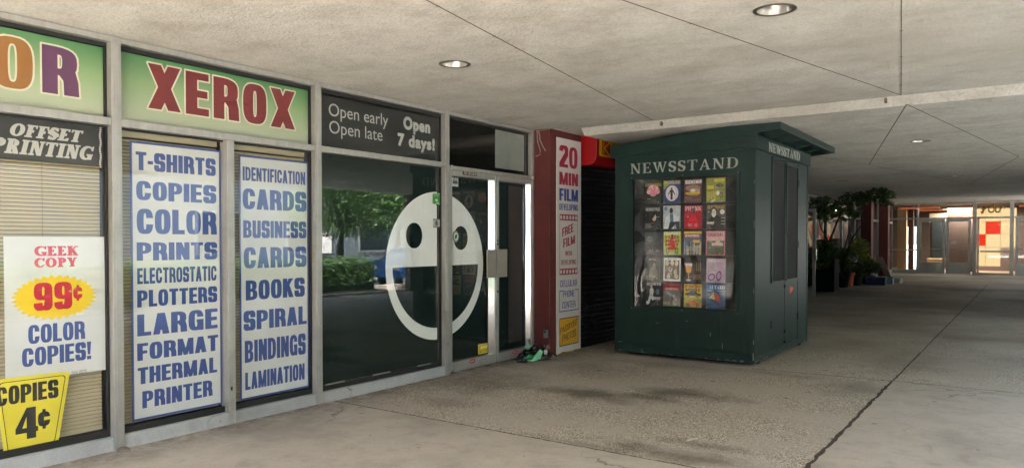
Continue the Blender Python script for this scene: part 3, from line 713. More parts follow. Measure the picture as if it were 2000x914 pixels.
dr = door_leaf(7.228, 7.991, 7.278, 7.937, 7.974)
MB().box(XF-.016, XF-.006, 7.216, 7.226, .02, 2.29).build('meeting_strip', POLISH, dl)
MB().box(XG-.028, XG-.022, 7.60, 7.90, .2, 2.2).build('inner_panel', paint('3a3634', .7), dr)
for par, a0, a1, z0, z1, Y0 in ((dl, 7.0, 7.17, 1.056, 1.392, 7.0), (dr, 7.185, 7.395, 1.058, 1.396, 7.2)):
    k = MB(); k.box(XF+.022, XF+.028, a0, a1, z0, z1); k.box(XF+.004, XF+.022, a0, a0+.006, z0, z1) if par is dl else k.box(XF+.004, XF+.022, a1-.006, a1, z0, z1)
    k.box(XF-.012, XF+.022, (a0+a1)/2-.012, (a0+a1)/2+.012, (z0+z1)/2-.05, (z0+z1)/2+.05)
    k.build('push_plate', paint('9a968a', .5, metal=.2), par, bevel=.002)
CHROME = POLISH
for y, z in ((6.36, .03), (6.36, 2.31), (8.0, 2.31), (6.36, 2.335), (8.0, 2.335)):
    MB().tube([(XF+.006, y, z-.014), (XF+.006, y, z+.014)], .012, 10).build('pivot', CHROME, sf, smooth=True)
for z in (.88, 1.5, 1.46): MB().tube([(XF-.014, 7.245, z), (XF-.006, 7.245, z)], .014, 10).build('lock_cylinder', GASKET, dr)
for z in (1.90, 1.72, .35): MB().tube([(XF-.002, 6.29, z), (XF+.005, 6.29, z)], .006, 8).build('screw', GASKET, sf)
tag(Art().rect(paint('8f938c', .5, var=.12), 7.30, 2.40, 7.93, 2.872).build('paper_sheet', xplane(XG-.012), .002), 'faded grey paper sheet taped inside the glazing above the door', 'sheet')
# house number over the door
q = q_px(0, XF-.011, 904, 931, 331, 341, 335, 345)
tag(Art().add(paint('2a1414', .5), [(1, grow_poly(q, .002))]).add(paint('b9ada2', .5), set_text('1018160', [(q[0][0]+.01, q[0][1]+.004), (q[1][0]-.01, q[1][1]+.004), (q[2][0]-.01, q[2][1]-.004), (q[3][0]+.01, q[3][1]-.004)], t=.2, b=.16, gap=.22)).build('number_plate', xplane(XF-.0085), .003),
    'tiny dark number plate stuck above the glass door', 'number plate')

# venetian blinds
BLIND = paint('b4a98b', .55, var=.08, scale=3, name='blind_slat')
def blind(y0, y1, z0, z1, label):
    o = thing('venetian_blind', label, 'blind', (XG-.07, (y0+y1)/2, z1), 'beige blinds behind the posters')
    s_ = MB(); z = z0+.02; X = XG-.075
    while z < z1-.05:
        tw = random.uniform(-.001, .001); pr = [(X+.007, z-.0115), (X+.0085, z-.004), (X+.006, z+.005), (X+.0005+tw, z+.0115)]
        s_.add([(x, yy, zz) for yy in (y0, y1) for x, zz in pr], [(i, 4+i, 5+i, 1+i) for i in range(3)]); z += .0262
    s_.build('slats', BLIND, o)
    MB().box(X-.015, X+.015, y0, y1, z1-.045, z1).build('headrail', BLIND, o, bevel=.003)
    MB().box(X-.012, X+.012, y0, y1, z0-.004, z0+.012).build('bottom_rail', BLIND, o, bevel=.002)
    for f in (.22, .78):
        y = y0+(y1-y0)*f; MB().tube([(X+.0095, y, z0), (X+.0095, y, z1)], .0016, 5).build('ladder_cord', paint('6e6550', .8), o)
blind(PR[3]+.01, PR[4]-PW-.02, .15, 2.31, 'wide beige venetian blind behind the yellow price sign')
blind(PR[4]+.01, 3.535, .15, 2.31, 'beige venetian blind behind the tall poster listing shirts')
blind(3.617, PR[5]-PW-.018, .15, 2.31, 'narrow beige venetian blind behind the poster listing cards')
struct('shop_backdrop', MB().box(XG-.5, XG-.48, -4.5, 4.44, .0, 2.9), DARK)

# ------------------------------------------------------------------ printed signs
XP = XG-.018
RED, BLUE, WHITE, BLACK, YEL = paint('9c2430', .5, var=.06), paint('2f4a8e', .5, var=.06), paint('d6d8d0', .5, var=.05), paint('161616', .5, var=.1), paint('e6d53a', .45, var=.05)
def frame_px(ax, val, tl, tr, br, bl):
    P = [uv_px(ax, val, *q) for q in (bl, br, tr, tl)]
    u0, u1 = (P[0][0]+P[3][0])/2, (P[1][0]+P[2][0])/2; v0, v1 = (P[0][1]+P[1][1])/2, (P[2][1]+P[3][1])/2
    return u0, v0, u1, v1
# big red letters on green
z0, z1 = 2.385, 2.873
GRN = m_gradient('green_print', z0, z1, 'b9bfa6', '43804a', '8aa676')
u0, v0, u1, v1 = frame_px(0, XP, (238, 89), (608, 169), (608, 279), (238, 231))
a = Art().rect(GRN, PR[4]-.03, 2.36, u1, z1)
t_ = set_text('XEROX', q_px(0, XP, 289, 576, 124, 211, 180, 254), t=.235, b=.17, gap=.1)
a.add(paint('d9d2bd', .5), outline(t_, .012)).add(paint('781a20', .5, var=.05), t_)
tag(a.build('sign_panel', xplane(XP), .004), 'green gradient sign panel with five large red letters', 'sign')
u0, v0, u1, v1 = frame_px(0, XP, (0, 39), (211, 82), (211, 226), (0, 199))
a = Art().rect(GRN, PR[3]-.03, 2.36, u1, z1)
r_ = q_px(0, XP, 82, 153, 84, 181, 102, 190)
R_ = set_text('R', r_, t=.235, b=.165)
hz = r_[3][1]-r_[0][1]; wl = .56*hz*.93
O_ = set_text('O', rectq(uv_px(0, XP, -17, 120)[0], r_[0][1]-.006, uv_px(0, XP, 64, 120)[0], r_[3][1]+.006), t=.205, b=.13)
L_ = set_text('COL', rectq(PR[3]+.02, r_[0][1], uv_px(0, XP, -17, 120)[0]-.07, r_[3][1]), t=.235, b=.165, gap=.14)
for ops, cc in ((R_, '5f3058'), (O_, '96611f'), (L_, '3a648c')): a.add(paint('d9d2bd', .5), outline(ops, .012)).add(paint(cc, .5, var=.05), ops)
tag(a.build('sign_panel', xplane(XP), .004), 'green gradient sign panel with an orange and a purple letter', 'sign')
# black board
a = Art().rect(BLACK, PR[3]+.008, uv_px(0, XP, 212, 327)[1], PR[4]-PW-.018, 2.303)
SILV = paint('b4b4ae', .5, var=.05)
kw = dict(glyph=roman, t=.27, b=.13, s=.075, k=.12, gap=.05, slant=.22)
a.add(SILV, set_text('OFFSET', q_px(0, XP, 20, 160, 242, 266, 254, 278), **kw))
a.add(SILV, set_text('PRINTING', q_px(0, XP, -14, 181, 269, 302, 285, 309), **kw))
tag(a.build('sign_panel', xplane(XP), .004), 'black sign board with silver slanted lettering under the orange letter', 'sign')
# 99 cent poster
u0, v0, u1, v1 = frame_px(0, XP, (7, 461), (204, 463), (206, 733), (10, 736))
a = Art().rect(CREAM_PAPER, u0, v0, u1, v1)
kw = dict(glyph=roman, t=.26, b=.13, s=.075, k=.12, gap=.05)
CR = paint('c8243c', .5, var=.05)
a.add(CR, set_text('GEEK', q_px(0, XP, 67, 153, 481, 500, 480, 499), **kw)).add(CR, set_text('COPY', q_px(0, XP, 67, 151, 503.5, 522, 503, 521), **kw))
c0 = uv_px(0, XP, 20, 580); c1 = uv_px(0, XP, 190, 580); ct = uv_px(0, XP, 106, 536); cb = uv_px(0, XP, 106, 625)
cx, cyy, rx, ry = (c0[0]+c1[0])/2, (ct[1]+cb[1])/2, (c1[0]-c0[0])/2, (ct[1]-cb[1])/2
st = []
for i in range(64):
    k = 1 if i % 2 else .87
    st.append((cx+rx*k*math.cos(math.pi*i/32), cyy+ry*k*math.sin(math.pi*i/32)))
a.poly(paint('eccb2e', .5, var=.04), st)
a.add(CR, set_text('99', q_px(0, XP, 66, 141, 552, 606, 550, 602), t=.25, b=.16)).add(CR, set_text('¢', q_px(0, XP, 143, 161, 558, 587, 557, 585), t=.2, b=.14))
a.add(BLUE, set_text('COLOR', q_px(0, XP, 55, 166, 634, 671, 627, 662), t=.22, b=.16)).add(BLUE, set_text('COPIES!', q_px(0, XP, 43, 178, 680, 717, 667, 701), t=.22, b=.16))
a.add(paint('8d8f8c', .6), set_text('089-0625', q_px(0, XP, 140, 170, 723, 730, 722, 729), t=.13, b=.12, gap=.1))
tag(a.build('poster', xplane(XP), .002), 'white poster with a yellow starburst price and blue lettering', 'poster')
# yellow price sign with its chamfered shape
XY = XG-.008
P4 = [uv_px(0, XY, *q) for q in ((9, 893), (113, 868), (137, 724), (-12, 742))]
def rounded(poly, r, k=6):
    out = []
    for i in range(len(poly)):
        a, b, c = [np.array(poly[j % len(poly)], float) for j in (i-1, i, i+1)]
        e1 = (a-b)/np.hypot(*(a-b)); e2 = (c-b)/np.hypot(*(c-b))
        for j in range(k+1):
            s = j/k; p0, p1 = b+e1*r, b+e2*r; out.append((1-s)**2*p0+2*s*(1-s)*b+s*s*p1)
    return out
a = Art().poly(YEL, rounded(P4, .03))
i1 = rounded(grow_poly(P4, -.022), .03); i2 = rounded(grow_poly(P4, -.027), .028)
a.add(BLACK, [(1, i1), (-1, i2)])
a.add(BLACK, set_text('COPIES', q_px(0, XY, -8, 114, 753, 793, 744, 776), t=.23, b=.16))
a.add(BLACK, set_text('4', q_px(0, XY, 30, 72, 797, 859, 795, 855), t=.25, b=.16)).add(BLACK, set_text('¢', q_px(0, XY, 74, 98, 801, 837, 798, 833), t=.2, b=.14))
tag(a.build('price_sign', xplane(XY), .003), 'yellow tapered price sign with black lettering in the window corner', 'sign')
# tall list posters
def list_poster(corners, lines, label, tb):
    u0, v0, u1, v1 = frame_px(0, XP, *corners)
    a = Art().rect(BLUE, u0, v0, u1, v1).rect(CREAM_PAPER, u0+.016, v0+.016, u1-.016, v1-.016)
    for s, *q in lines: a.add(BLUE, set_text(s, q_px(0, XP, *q), t=tb.get(s, .23), b=.175, gap=.06))
    tag(a.build('poster', xplane(XP), .003), label, 'poster')
list_poster(((254, 274), (432, 295), (433, 789), (258, 823)), [
    ('T-SHIRTS', 265, 421, 297, 332, 310, 344), ('COPIES', 266, 422, 354, 391, 362, 397), ('COLOR', 267, 423, 407.5, 456, 412.5, 459), ('PRINTS', 267, 424, 473.5, 509, 473, 506),
    ('ELECTROSTATIC', 268, 423, 523, 554, 519.5, 548.5), ('PLOTTERS', 268, 424, 566, 600, 560, 589.5), ('LARGE', 268, 425, 613, 656, 603, 641), ('FORMAT', 268, 426, 670.5, 703.5, 653.5, 685),
    ('THERMAL', 269, 424, 718, 750, 697, 727), ('PRINTER', 278, 415, 763, 796, 742, 773)], 'tall white poster with blue border listing ten services from shirts to printer', {'ELECTROSTATIC': .2})
list_poster(((466, 302), (602, 317), (604, 755), (470, 782)), [
    ('IDENTIFICATION', 474, 596, 325, 353, 337, 361), ('CARDS', 474, 598, 367.5, 407.5, 376, 414), ('BUSINESS', 475, 598, 430, 464, 433.5, 465.5), ('CARDS', 476, 598, 483, 524.5, 482, 520),
    ('BOOKS', 480, 595, 548, 587, 542, 578), ('SPIRAL', 476, 599, 607, 646, 598, 632), ('BINDINGS', 478, 597, 665.5, 708, 651, 691), ('LAMINATION', 479, 595, 728, 760.5, 708.5, 741)],
    'narrow white poster with blue border listing eight services from identification to lamination', {'IDENTIFICATION': .2})
# opening hours board
a = Art().rect(BLACK, PR[5]+.006, 2.36, PR[6]-PW-.018, 2.858)
LT = paint('bdbdb8', .5, var=.04)
a.add(LT, font_text('Open early', q_px(0, XP, 642, 758, 200.5, 228, 222, 244.5), .0)).add(LT, font_text('Open late', q_px(0, XP, 643, 747, 233.5, 261, 251.5, 274.5), .0))
a.add(LT, outline(font_text('Open', q_px(0, XP, 789, 839, 225.5, 250.5, 239, 260), 0, 1.15), .009)).add(LT, outline(font_text('7 days!', q_px(0, XP, 778, 848, 260, 283.5, 272, 293), 0, 1.15), .009))
tag(a.build('sign_panel', xplane(XP), .004), 'black sign board with white opening hours lettering above the big pane', 'sign')
# grinning face decal, cut where the frame crosses it
FX, FY, FR = 6.228, 1.222, .822
LTD = paint('f6f8f5', .45, var=.05)
def face(a):
    ci = ring(FX-FR, FY-FR, FX+FR, FY+FR, 2.0, 72); inn = ring(FX-FR+.10, FY-.69, FX+FR-.10, FY+.69, 2.0, 72)
    a.add(LTD, [(1, ci), (-1, [(x, y) for x, y in inn if y <= FY+1e-6]), (-1, ring(5.837-.128, 1.557-.138, 5.837+.128, 1.557+.138, 2.1, 32)), (-1, ring(6.626-.128, 1.533-.138, 6.626+.128, 1.533+.138, 2.1, 32))])
XD = XG-.010
BIG = 1e3
a = Art(); face(a); a.rect(None, PR[6]-PW-.05, 0, 8, 3)
tag(a.build('face_decal', xplane(XD), .001), 'white grinning face decal with one round eye, bigger part on the fixed pane', 'decal')
a = Art(); face(a); a.rect(None, 4, 0, 6.388, 3); a.rect(None, 7.1, 0, 8, 3)
tag(a.build('face_decal', xplane(XD), .001), 'smaller part of the white face decal with the other eye, on the door glass', 'decal')
# stickers
XS = XG+.0045
def stick(name, px, art_fn, label, cat='sticker', X=XS):
    q = q_px(0, X, *px); a = Art(); art_fn(a, q[0][0], q[0][1], q[1][0], q[2][1]); return tag(a.build(name, xplane(X), .001), label, cat)
def f_green(a, x0, y0, x1, y1):
    w_, h = x1-x0, y1-y0; a.poly(paint('c9d2c2', .5), rounded(rectq(x0, y0+h*.1, x1, y1), w_*.15)).poly(paint('3f8f3a', .5), [(x0+w_*.4, y0+h*.12), (x0+w_*.5, y0), (x0+w_*.6, y0+h*.12)])
    a.poly(paint('3c8a38', .5), rounded(rectq(x0+w_*.08, y0+h*.15, x1-w_*.08, y1-h*.06), w_*.12)).ell(paint('bcd7b4', .5), x0+w_*.5, y0+h*.45, w_*.16, h*.1).rect(paint('7cb56d', .5), x0+w_*.2, y1-h*.24, x1-w_*.2, y1-h*.14).rect(paint('a7cf9b', .5), x0+w_*.45, y0+h*.22, x1-w_*.2, y0+h*.29)
stick('sticker', (844, 861, 376, 401, 379, 403), f_green, 'green speech bubble sticker at the top of the white face decal')
stick('sticker', (846, 859, 427, 444, 428, 445), lambda a, x0, y0, x1, y1: a.rect(paint('a9aaa4', .5), x0, y0, x1, y1).rect(paint('6b6c6a', .5), x0, y1-.012, x1, y1).rect(paint('6b6c6a', .5), x0, y0, x1, y0+.012).ell(paint('555654', .5), (x0+x1)/2, (y0+y1)/2, .022, .03), 'small grey square sticker on the white face decal')
def f_leaf(a, x0, y0, x1, y1):
    c = ((x0+x1)/2, (y0+y1)/2); r = (x1-x0)/2
    a.ell(paint('77786f', .5), *c, r, r*1.25).ell(paint('d6dcd0', .5), c[0]+r*.1, c[1], r*.72, r*.85).ell(paint('2f6f35', .5), c[0]+r*.1, c[1], r*.4, r*.58, 20, -.5)
stick('sticker', (884, 896, 452, 472, 452, 472), f_leaf, 'round sticker with a green leaf over the eye on the door glass')
def f_nos(a, x0, y0, x1, y1):
    a.rect(paint('c4cac4', .5), x0, y0, x1, y1); c = ((x0+x1)/2, y0+(y1-y0)*.64); r = (x1-x0)*.3
    a.add(paint('5d6560', .5), [(1, ring(c[0]-r, c[1]-r*1.25, c[0]+r, c[1]+r*1.25, 2)), (-1, ring(c[0]-r*.75, c[1]-r, c[0]+r*.75, c[1]+r, 2))]).line(paint('5d6560', .5), [(c[0]-r*.6, c[1]+r*.8), (c[0]+r*.6, c[1]-r*.8)], .008)
    a.rect(paint('4f5652', .5), x0+.01, y0+.03, x1-.01, y0+.065)
stick('sticker', (883, 895, 345, 363, 347, 366), f_nos, 'small white prohibition sticker in the upper corner of the door glass')
def f_yel(a, x0, y0, x1, y1):
    a.rect(paint('d8cf76', .5), x0, y0, x1, y1).rect(paint('c3a91a', .5), x0+.008, y0+.008, x1-.008, y1-.008)
    w_, h = x1-x0, y1-y0; a.add(paint('e6e0a0', .5), set_text('BAR', rectq(x0+w_*.22, y0+h*.5, x0+w_*.76, y0+h*.8), slant=.2)); a.ell(paint('8a6a14', .5), x0+w_*.2, y0+h*.22, .012, .012)
stick('sticker', (934, 957, 673, 692, 668, 687), f_yel, 'yellow rectangular sticker low on the door glass')
def f_red(a, x0, y0, x1, y1):
    a.ell(paint('b93040', .5), (x0+x1)/2, (y0+y1)/2, (x1-x0)/2, (y1-y0)/2).rect(paint('e2b9b6', .5), x0+(x1-x0)*.3, y0+(y1-y0)*.42, x1-(x1-x0)*.2, y0+(y1-y0)*.62)
    a.poly(paint('e2b9b6', .5), [(x0+(x1-x0)*.12, (y0+y1)/2), (x0+(x1-x0)*.34, y0+(y1-y0)*.3), (x0+(x1-x0)*.34, y0+(y1-y0)*.75)])
stick('sticker', (917, 928, 702, 710, 700, 708), f_red, 'small round red sticker on the bottom rail of the first door leaf', X=XF-.0105)
stick('sticker', (1001, 1011, 686, 693, 683, 690), f_red, 'small round red sticker on the door rail beside the rubbish heap', X=XF-.0105)
# bead chain of the blind
ch = MB(); yc = uv_px(0, XG-.002, 197.5, 290)[0]; zc = uv_px(0, XG-.002, 197.5, 245)[1]; ze = uv_px(0, XG-.002, 197.5, 328)[1]
k = 0; z = zc
while z > ze:
    ch.lathe([(.0, -.007), (.006, -.004), (.0075, 0), (.006, .004), (0, .007)], (XG-.013, yc+.003*math.sin(k), z), 8, cap=False); z -= .0155; k += 1
tag(ch.build('bead_chain', paint('cfd0cb', .4), smooth=True), 'white bead chain hanging beside the black slanted lettering', 'chain')

# ------------------------------------------------------------------ red pillar, film sign, shutter, photo sign box
PXF = -5.085
pl = thing('pillar', 'dark red painted pillar between the glass door and the roller shutter', 'pillar', (-5.2, 8.4, 0))
MB().box(-5.36, PXF, 8.048, 8.86, 0, CZ-.003).build('shaft', BRICK, pl, bevel=.006)
ck = MB()                                              # chipped plaster low on the shaft
for (x, z, r) in ((-5.115, .115, .035), (-5.14, .09, .02), (-5.165, .13, .016), (-5.10, .15, .012)):
    n = 9; ck.add([(x+r*random.uniform(.5, 1.2)*math.cos(6.283*i/n), 8.0455, z+r*random.uniform(.5, 1.2)*math.sin(6.283*i/n)) for i in range(n)], [tuple(range(n))])
ck.build('chipped_patch', paint('9c8a84', .9, var=.3, scale=40), pl)
lb = thing('lock_box', 'small grey key box fixed low on the dark red pillar', 'lock box', (-5.1, 8.04, .3))
MB().box(-5.158, -5.075, 8.016, 8.0475, .238, .352).build('case', paint('1c1c1c', .6), lb, bevel=.008)
MB().box(-5.155, -5.088, 8.008, 8.016, .244, .348).build('cover', paint('80807a', .45, metal=.3), lb, bevel=.004)
MB().box(-5.148, -5.118, 8.0055, 8.008, .31, .337).build('window', BLACK, lb)
cb = MB(); pts = []
for i in range(26):
    f = i/25; pts.append((-5.27+.12*f+.012*math.sin(f*9), 8.036, 2.93-.28*f+.01*math.sin(f*14)))
cb.tube(pts, .006, 6); cb.tube([(-5.272, 8.034, 2.93), (-5.262, 8.03, 2.8), (-5.215, 8.03, 2.66), (-5.22, 8.032, 2.62), (-5.29, 8.034, 2.60)], .006, 6)
cb.tube([(-5.28, 8.03, 2.93), (-5.0, 8.03, 2.944), (-4.9, 8.2, 2.944)], .007, 6)
tag(cb.build('cable', paint('a39a94', .5), smooth=True), 'loose white cable dangling at the top of the dark red pillar', 'cable')
# tall film sign on the pillar
XK = PXF+.012
u0, v0, u1, v1 = frame_px(0, XK, (1086.5, 267.5), (1133.5, 278), (1135.5, 681), (1088.5, 691))
PB = paint('cfc9c4', .5, var=.06); DR = paint('9a2038', .5, var=.06); DB = paint('2c3a86', .5, var=.06)
a = Art().rect(PB, u0, v0, u1, v1)
T = lambda mat, s, *q, lv=True, **k: a.add(mat, set_text(s, q_px(0, XK, *q, level=lv), **k))
T(DR, '20', 1092.5, 1128, 283, 327, 290, 330, t=.2, b=.15); T(DR, 'MIN', 1092.5, 1129, 336, 361, 340, 364, t=.22, b=.17); T(DB, 'FILM', 1092.5, 1129, 368, 392, 371, 394, t=.22, b=.17)
T(DB, 'DEVELOPING', 1092.5, 1129, 398, 410, 400, 412, t=.17, b=.14)
bx = frame_px(0, XK, (1093, 418), (1128, 420), (1128, 534), (1093, 538))
a.add(DR, [(1, rectq(*bx)), (-1, rectq(bx[0]+.008, bx[1]+.005, bx[2]-.008, bx[3]-.005))])
hh = .082
for z in (bx[1], bx[3]-hh):
    a.rect(DR, bx[0], z, bx[2], z+hh)
    for i in range(6):
        x = bx[0]+(bx[2]-bx[0])*(i+.5)/6; a.rect(PB, x-.024, z+.018, x+.024, z+hh-.018)
T(DR, 'FREE', 1098, 1120, 446, 462.5, 436, 452.5, lv=False, t=.2, b=.16); T(DR, 'FILM', 1100, 1123, 467, 484, 459, 475.5, lv=False, t=.2, b=.16)
T(DR, 'WITH', 1104, 1117, 490.5, 499.5, 490, 499, t=.17, b=.14); T(DR, 'DEVELOPING', 1096, 1125, 508.5, 518, 506, 515, t=.15, b=.13)
T(DB, 'CELLULAR', 1094, 1127, 548, 560.5, 545, 558, t=.11, b=.1)
bx = frame_px(0, XK, (1092.5, 567), (1130, 565), (1130, 604), (1092.5, 610))
a.add(DB, [(1, rectq(*bx)), (-1, rectq(bx[0]+.010, bx[1]+.012, bx[2]-.010, bx[3]-.012)), (-1, rectq(bx[0]+.09, bx[3]-.05, bx[2]-.09, bx[3]+.02))])
T(DB, 'PHONE', 1099.5, 1122, 567.5, 580, 566, 578.5, t=.11, b=.1); T(DB, 'CENTER', 1098, 1124, 589, 602, 587, 599.5, t=.11, b=.1)
bx = frame_px(0, XK, (1092.5, 622), (1130, 616), (1130, 669), (1092.5, 677))
NV = paint('2b2a44', .5)
a.rect(NV, *bx).rect(paint('d9a52e', .5, var=.06), bx[0]+.010, bx[1]+.012, bx[2]-.010, bx[3]-.012)
T(NV, 'PASSPORT', 1094.5, 1128, 640.5, 652, 621, 633.5, lv=False, t=.1, b=.09); T(NV, 'PHOTOS', 1098.5, 1125, 654.5, 668, 642, 655.5, lv=False, t=.1, b=.09)
tag(a.build('film_sign', xplane(XK), .011), 'tall narrow white sign about film developing and passport photos on the dark red pillar', 'sign')
# yellow scraps under it
sc = MB()
for i in range(9):
    x, y = -5.07+random.uniform(0, .1), 8.42+random.uniform(-.14, .3); an = random.uniform(0, 3); l = random.uniform(.02, .06)
    dx, dy = l*math.cos(an), l*math.sin(an); z = .012+.006*i/9
    sc.add([(x-dx, y-dy, z), (x+dx, y+dy, z+.01), (x+dx-dy*.4, y+dy+dx*.4, z+.02), (x-dx-dy*.4, y-dy+dx*.4, z+.004)], [(0, 1, 2, 3)])
tag(sc.build('paper_scraps', paint('b59a3a', .7, var=.3, scale=30)), 'torn yellow paper scraps on the ground under the film sign', 'scraps', kind='stuff')
# roller shutter
rs = thing('roller_shutter', 'closed black roller shutter with faint graffiti under the red box sign', 'shutter', (-5.2, 10.5, 0))
s_ = MB(); z = .06
while z < 2.55:
    pr = [(-5.17, z), (-5.158, z+.012), (-5.152, z+.032), (-5.158, z+.052), (-5.17, z+.064)]
    s_.add([(x, y, zz) for y in (8.862, 12.3) for x, zz in pr], [(i, 5+i, 6+i, 1+i) for i in range(4)]); z += .066
m, t, p = new_mat('shutter_black'); P = pos(t); sx = N(t, 'Mapping'); sx.inputs['Scale'].default_value = (1, 1.6, 2.2); t.links.new(P, sx.inputs[0])
g = noise(t, sx.outputs[0], 3.2, 2, .5); g2 = noise(t, P, .9, 2)
gr = mix(t, ramp(t, g2.outputs[0], [(.5, (0, 0, 0)), (.6, (1, 1, 1))]).outputs[0], (.009, .0098, .0115), ramp(t, g.outputs[0], [(.47, (.009, .0098, .0115)), (.5, (.07, .075, .085)), (.53, (.009, .0098, .0115))]).outputs[0])
t.links.new(gr, p.inputs['Base Color']); p.inputs['Roughness'].default_value = .6; p.inputs['Specular IOR Level'].default_value = .25
s_.build('curtain', m, rs, smooth=False)
MB().box(-5.2, -5.14, 8.862, 12.3, 0, .06).build('bottom_bar', m, rs, bevel=.005)
MB().box(-5.36, -5.13, 12.3, 12.36, 0, 2.8).build('guide_rail', m, rs)
rb = thing('box_sign', 'red rounded box sign with a yellow panel above the black shutter', 'sign', (-5.1, 10.5, 2.54))
RB = paint('a00a14', .35, var=.06, name='red_plastic')
prof = [(-5.36, 2.545), (-4.99, 2.545)]+[(-4.99+.122*math.sin(R(q)), 2.667-.122*math.cos(R(q))) for q in range(15, 91, 15)]+[(-4.868, CZ-.004), (-5.36, CZ-.004)]
MB().prism(prof, 'y', 8.9, 12.3).build('case', RB, rb, bevel=.01)
a = Art(); A2 = lambda *q: rectq(*q)
y0, z0_, y1, z1_ = 8.985, 2.672, 11.9, 2.918
YP = paint('e0b81e', .4, var=.06)
a.rect(YP, y0, z0_, y1, z1_); kx0, kx1, kz0, kz1 = 9.06, 9.30, 2.69, 2.885
a.rect(RB, kx0, kz0, kx1, kz1)
a.line(YP, [(kx0+.05, kz0), (kx0+.05, kz1)], .018).line(YP, [(kx1-.01, kz1), (kx0+.07, (kz0+kz1)/2), (kx1-.01, kz0)], .018)
a.add(paint('b03020', .4), set_text('KODAK', rectq(9.36, 2.72, 10.8, 2.86), t=.2, b=.16, gap=.12))
a.build('sign_face', xplane(-4.866), .002, rb)

# ------------------------------------------------------------------ newsstand
KX0, KX1, KY0, KY1 = -4.507, -2.665, 8.755, 11.26
ks = thing('newsstand', 'dark green wooden newsstand hut with sloping roof and a magazine window', 'kiosk', (-3.586, 10.0, 0))
WX0, WX1, WZ0, WZ1 = -4.25, -2.872, .64, 2.305
a = Art().rect(KIOSK, KX0, .045, KX1, 2.60).rect(None, WX0, WZ0, WX1, WZ1)
a.build('front_wall', yplane(KY0), .03, ks)
MB().box(KX0, KX0+.03, KY0+.031, KY1-.03, .045, 2.60).build('side_wall', KIOSK, ks)
MB().box(KX0, KX1, KY1-.03, KY1, .045, 2.60).build('back_wall', KIOSK, ks)
a = Art().rect(KIOSK, KY0+.031, .045, KY1-.031, 2.60).rect(None, 9.415, .125, 10.735, 2.575)
a.build('side_wall', xplane(KX1), .03, ks)
MB().box(KX0+.03, KX1-.03, KY0+.03, KY1-.03, .05, .09).build('floor_board', DARK, ks)
MB().box(KX0+.03, KX1-.03, KY0+.14, KY0+.15, .09, 2.58).build('display_board', paint('1b201e', .8), ks)
for y in (KY0+.25, KY1-.3): MB().box(KX0+.06, KX1-.03, y, y+.09, .008, .044).build('skid', DARK, ks)
# corner boards and skirts stand proud of the walls
MB().box(KX1-.055, KX1+.004, KY0-.006, KY0-.0005, .046, 2.586).build('corner_board', KIOSK, ks, bevel=.002)
MB().box(KX1+.0005, KX1+.007, KY0-.006, KY0+.05, .046, 2.586).build('corner_board', KIOSK, ks, bevel=.002)
MB().box(KX1+.0005, KX1+.006, KY1-.05, KY1+.004, .046, 2.586).build('corner_board', KIOSK, ks, bevel=.002)
MB().box(KX0+.001, KX1-.056, KY0-.0055, KY0-.0005, .047, .155).build('skirting', KIOSK, ks, bevel=.002)
MB().box(KX1+.0005, KX1+.0055, KY0+.051, KY1-.051, .047, .120).build('skirting', KIOSK, ks, bevel=.002)
# header boards
MB().box(KX0-.045, KX1+.03, KY0-.045, KY0-.0008, 2.588, 2.66).build('header_board', KIOSK, ks, bevel=.003)
hd = MB(); hd.prism([(KX0-.045, 2.66), (KX1+.03, 2.66), (KX1+.03, 2.775), (KX0-.045, 2.66)][:3], 'y', KY0-.044, KY0-.002); hd.build('header_gusset', KIOSK, ks)
MB().box(KX1+.0008, KX1+.030, KY0+.001, KY1+.03, 2.588, 2.752).build('header_board', KIOSK, ks, bevel=.003)
# roof: a lean-to slab rising towards the open side
rl = -4.553; rr = -2.366
roof = MB(); roof.prism([(rl, 2.60), (rr, 2.787), (rr, 2.917), (rl, 2.747)], 'y', KY0-.052, 11.58); roof.build('roof', KIOSK, ks, bevel=.004)
for y in (9.15, 9.75, 10.35, 10.95): MB().prism([(KX1+.032, 2.7465), (rr-.03, 2.777), (rr-.03, 2.7865), (KX1+.032, 2.7615)], 'y', y, y+.045).build('rafter', KIOSK, ks)
# window frame and rippled acrylic
a = Art().rect(KIOSK, WX0-.028, WZ0-.03, WX1+.028, WZ1+.028).rect(None, WX0+.012, WZ0+.012, WX1-.012, WZ1-.012)
a.build('window_frame', yplane(KY0-.012), .0115, ks)
g = MB(); nx, nz = 44, 44; V = []; F = []
for j in range(nz+1):
    for i in range(nx+1):
        x = WX0+.003+(WX1-WX0-.006)*i/nx; z = WZ0+.003+(WZ1-WZ0-.006)*j/nz; u = i/nx; v = j/nz
        e = min(u, 1-u, v, 1-v)*6; e = min(1, e)
        y = KY0+.014+e*(.95-.8*u)*(.010*math.sin(4.1*u+2.2*v)+.0085*math.sin(7.3*v-3*u+1)+.006*math.sin(9*u+5*v*v))
        V.append((x, y, z))
F = [(j*(nx+1)+i, j*(nx+1)+i+1, (j+1)*(nx+1)+i+1, (j+1)*(nx+1)+i) for j in range(nz) for i in range(nx)]
g.add(V, F); g.build('window_pane', ACRYL, ks, smooth=True)
for x in (WX0-.01, (WX0+WX1)/2, WX1+.01):
    for z in (WZ0-.012, WZ1+.012): MB().tube([(x, KY0-.0125, z), (x, KY0-.016, z)], .006, 8).build('screw', paint('7e8580', .4), ks)
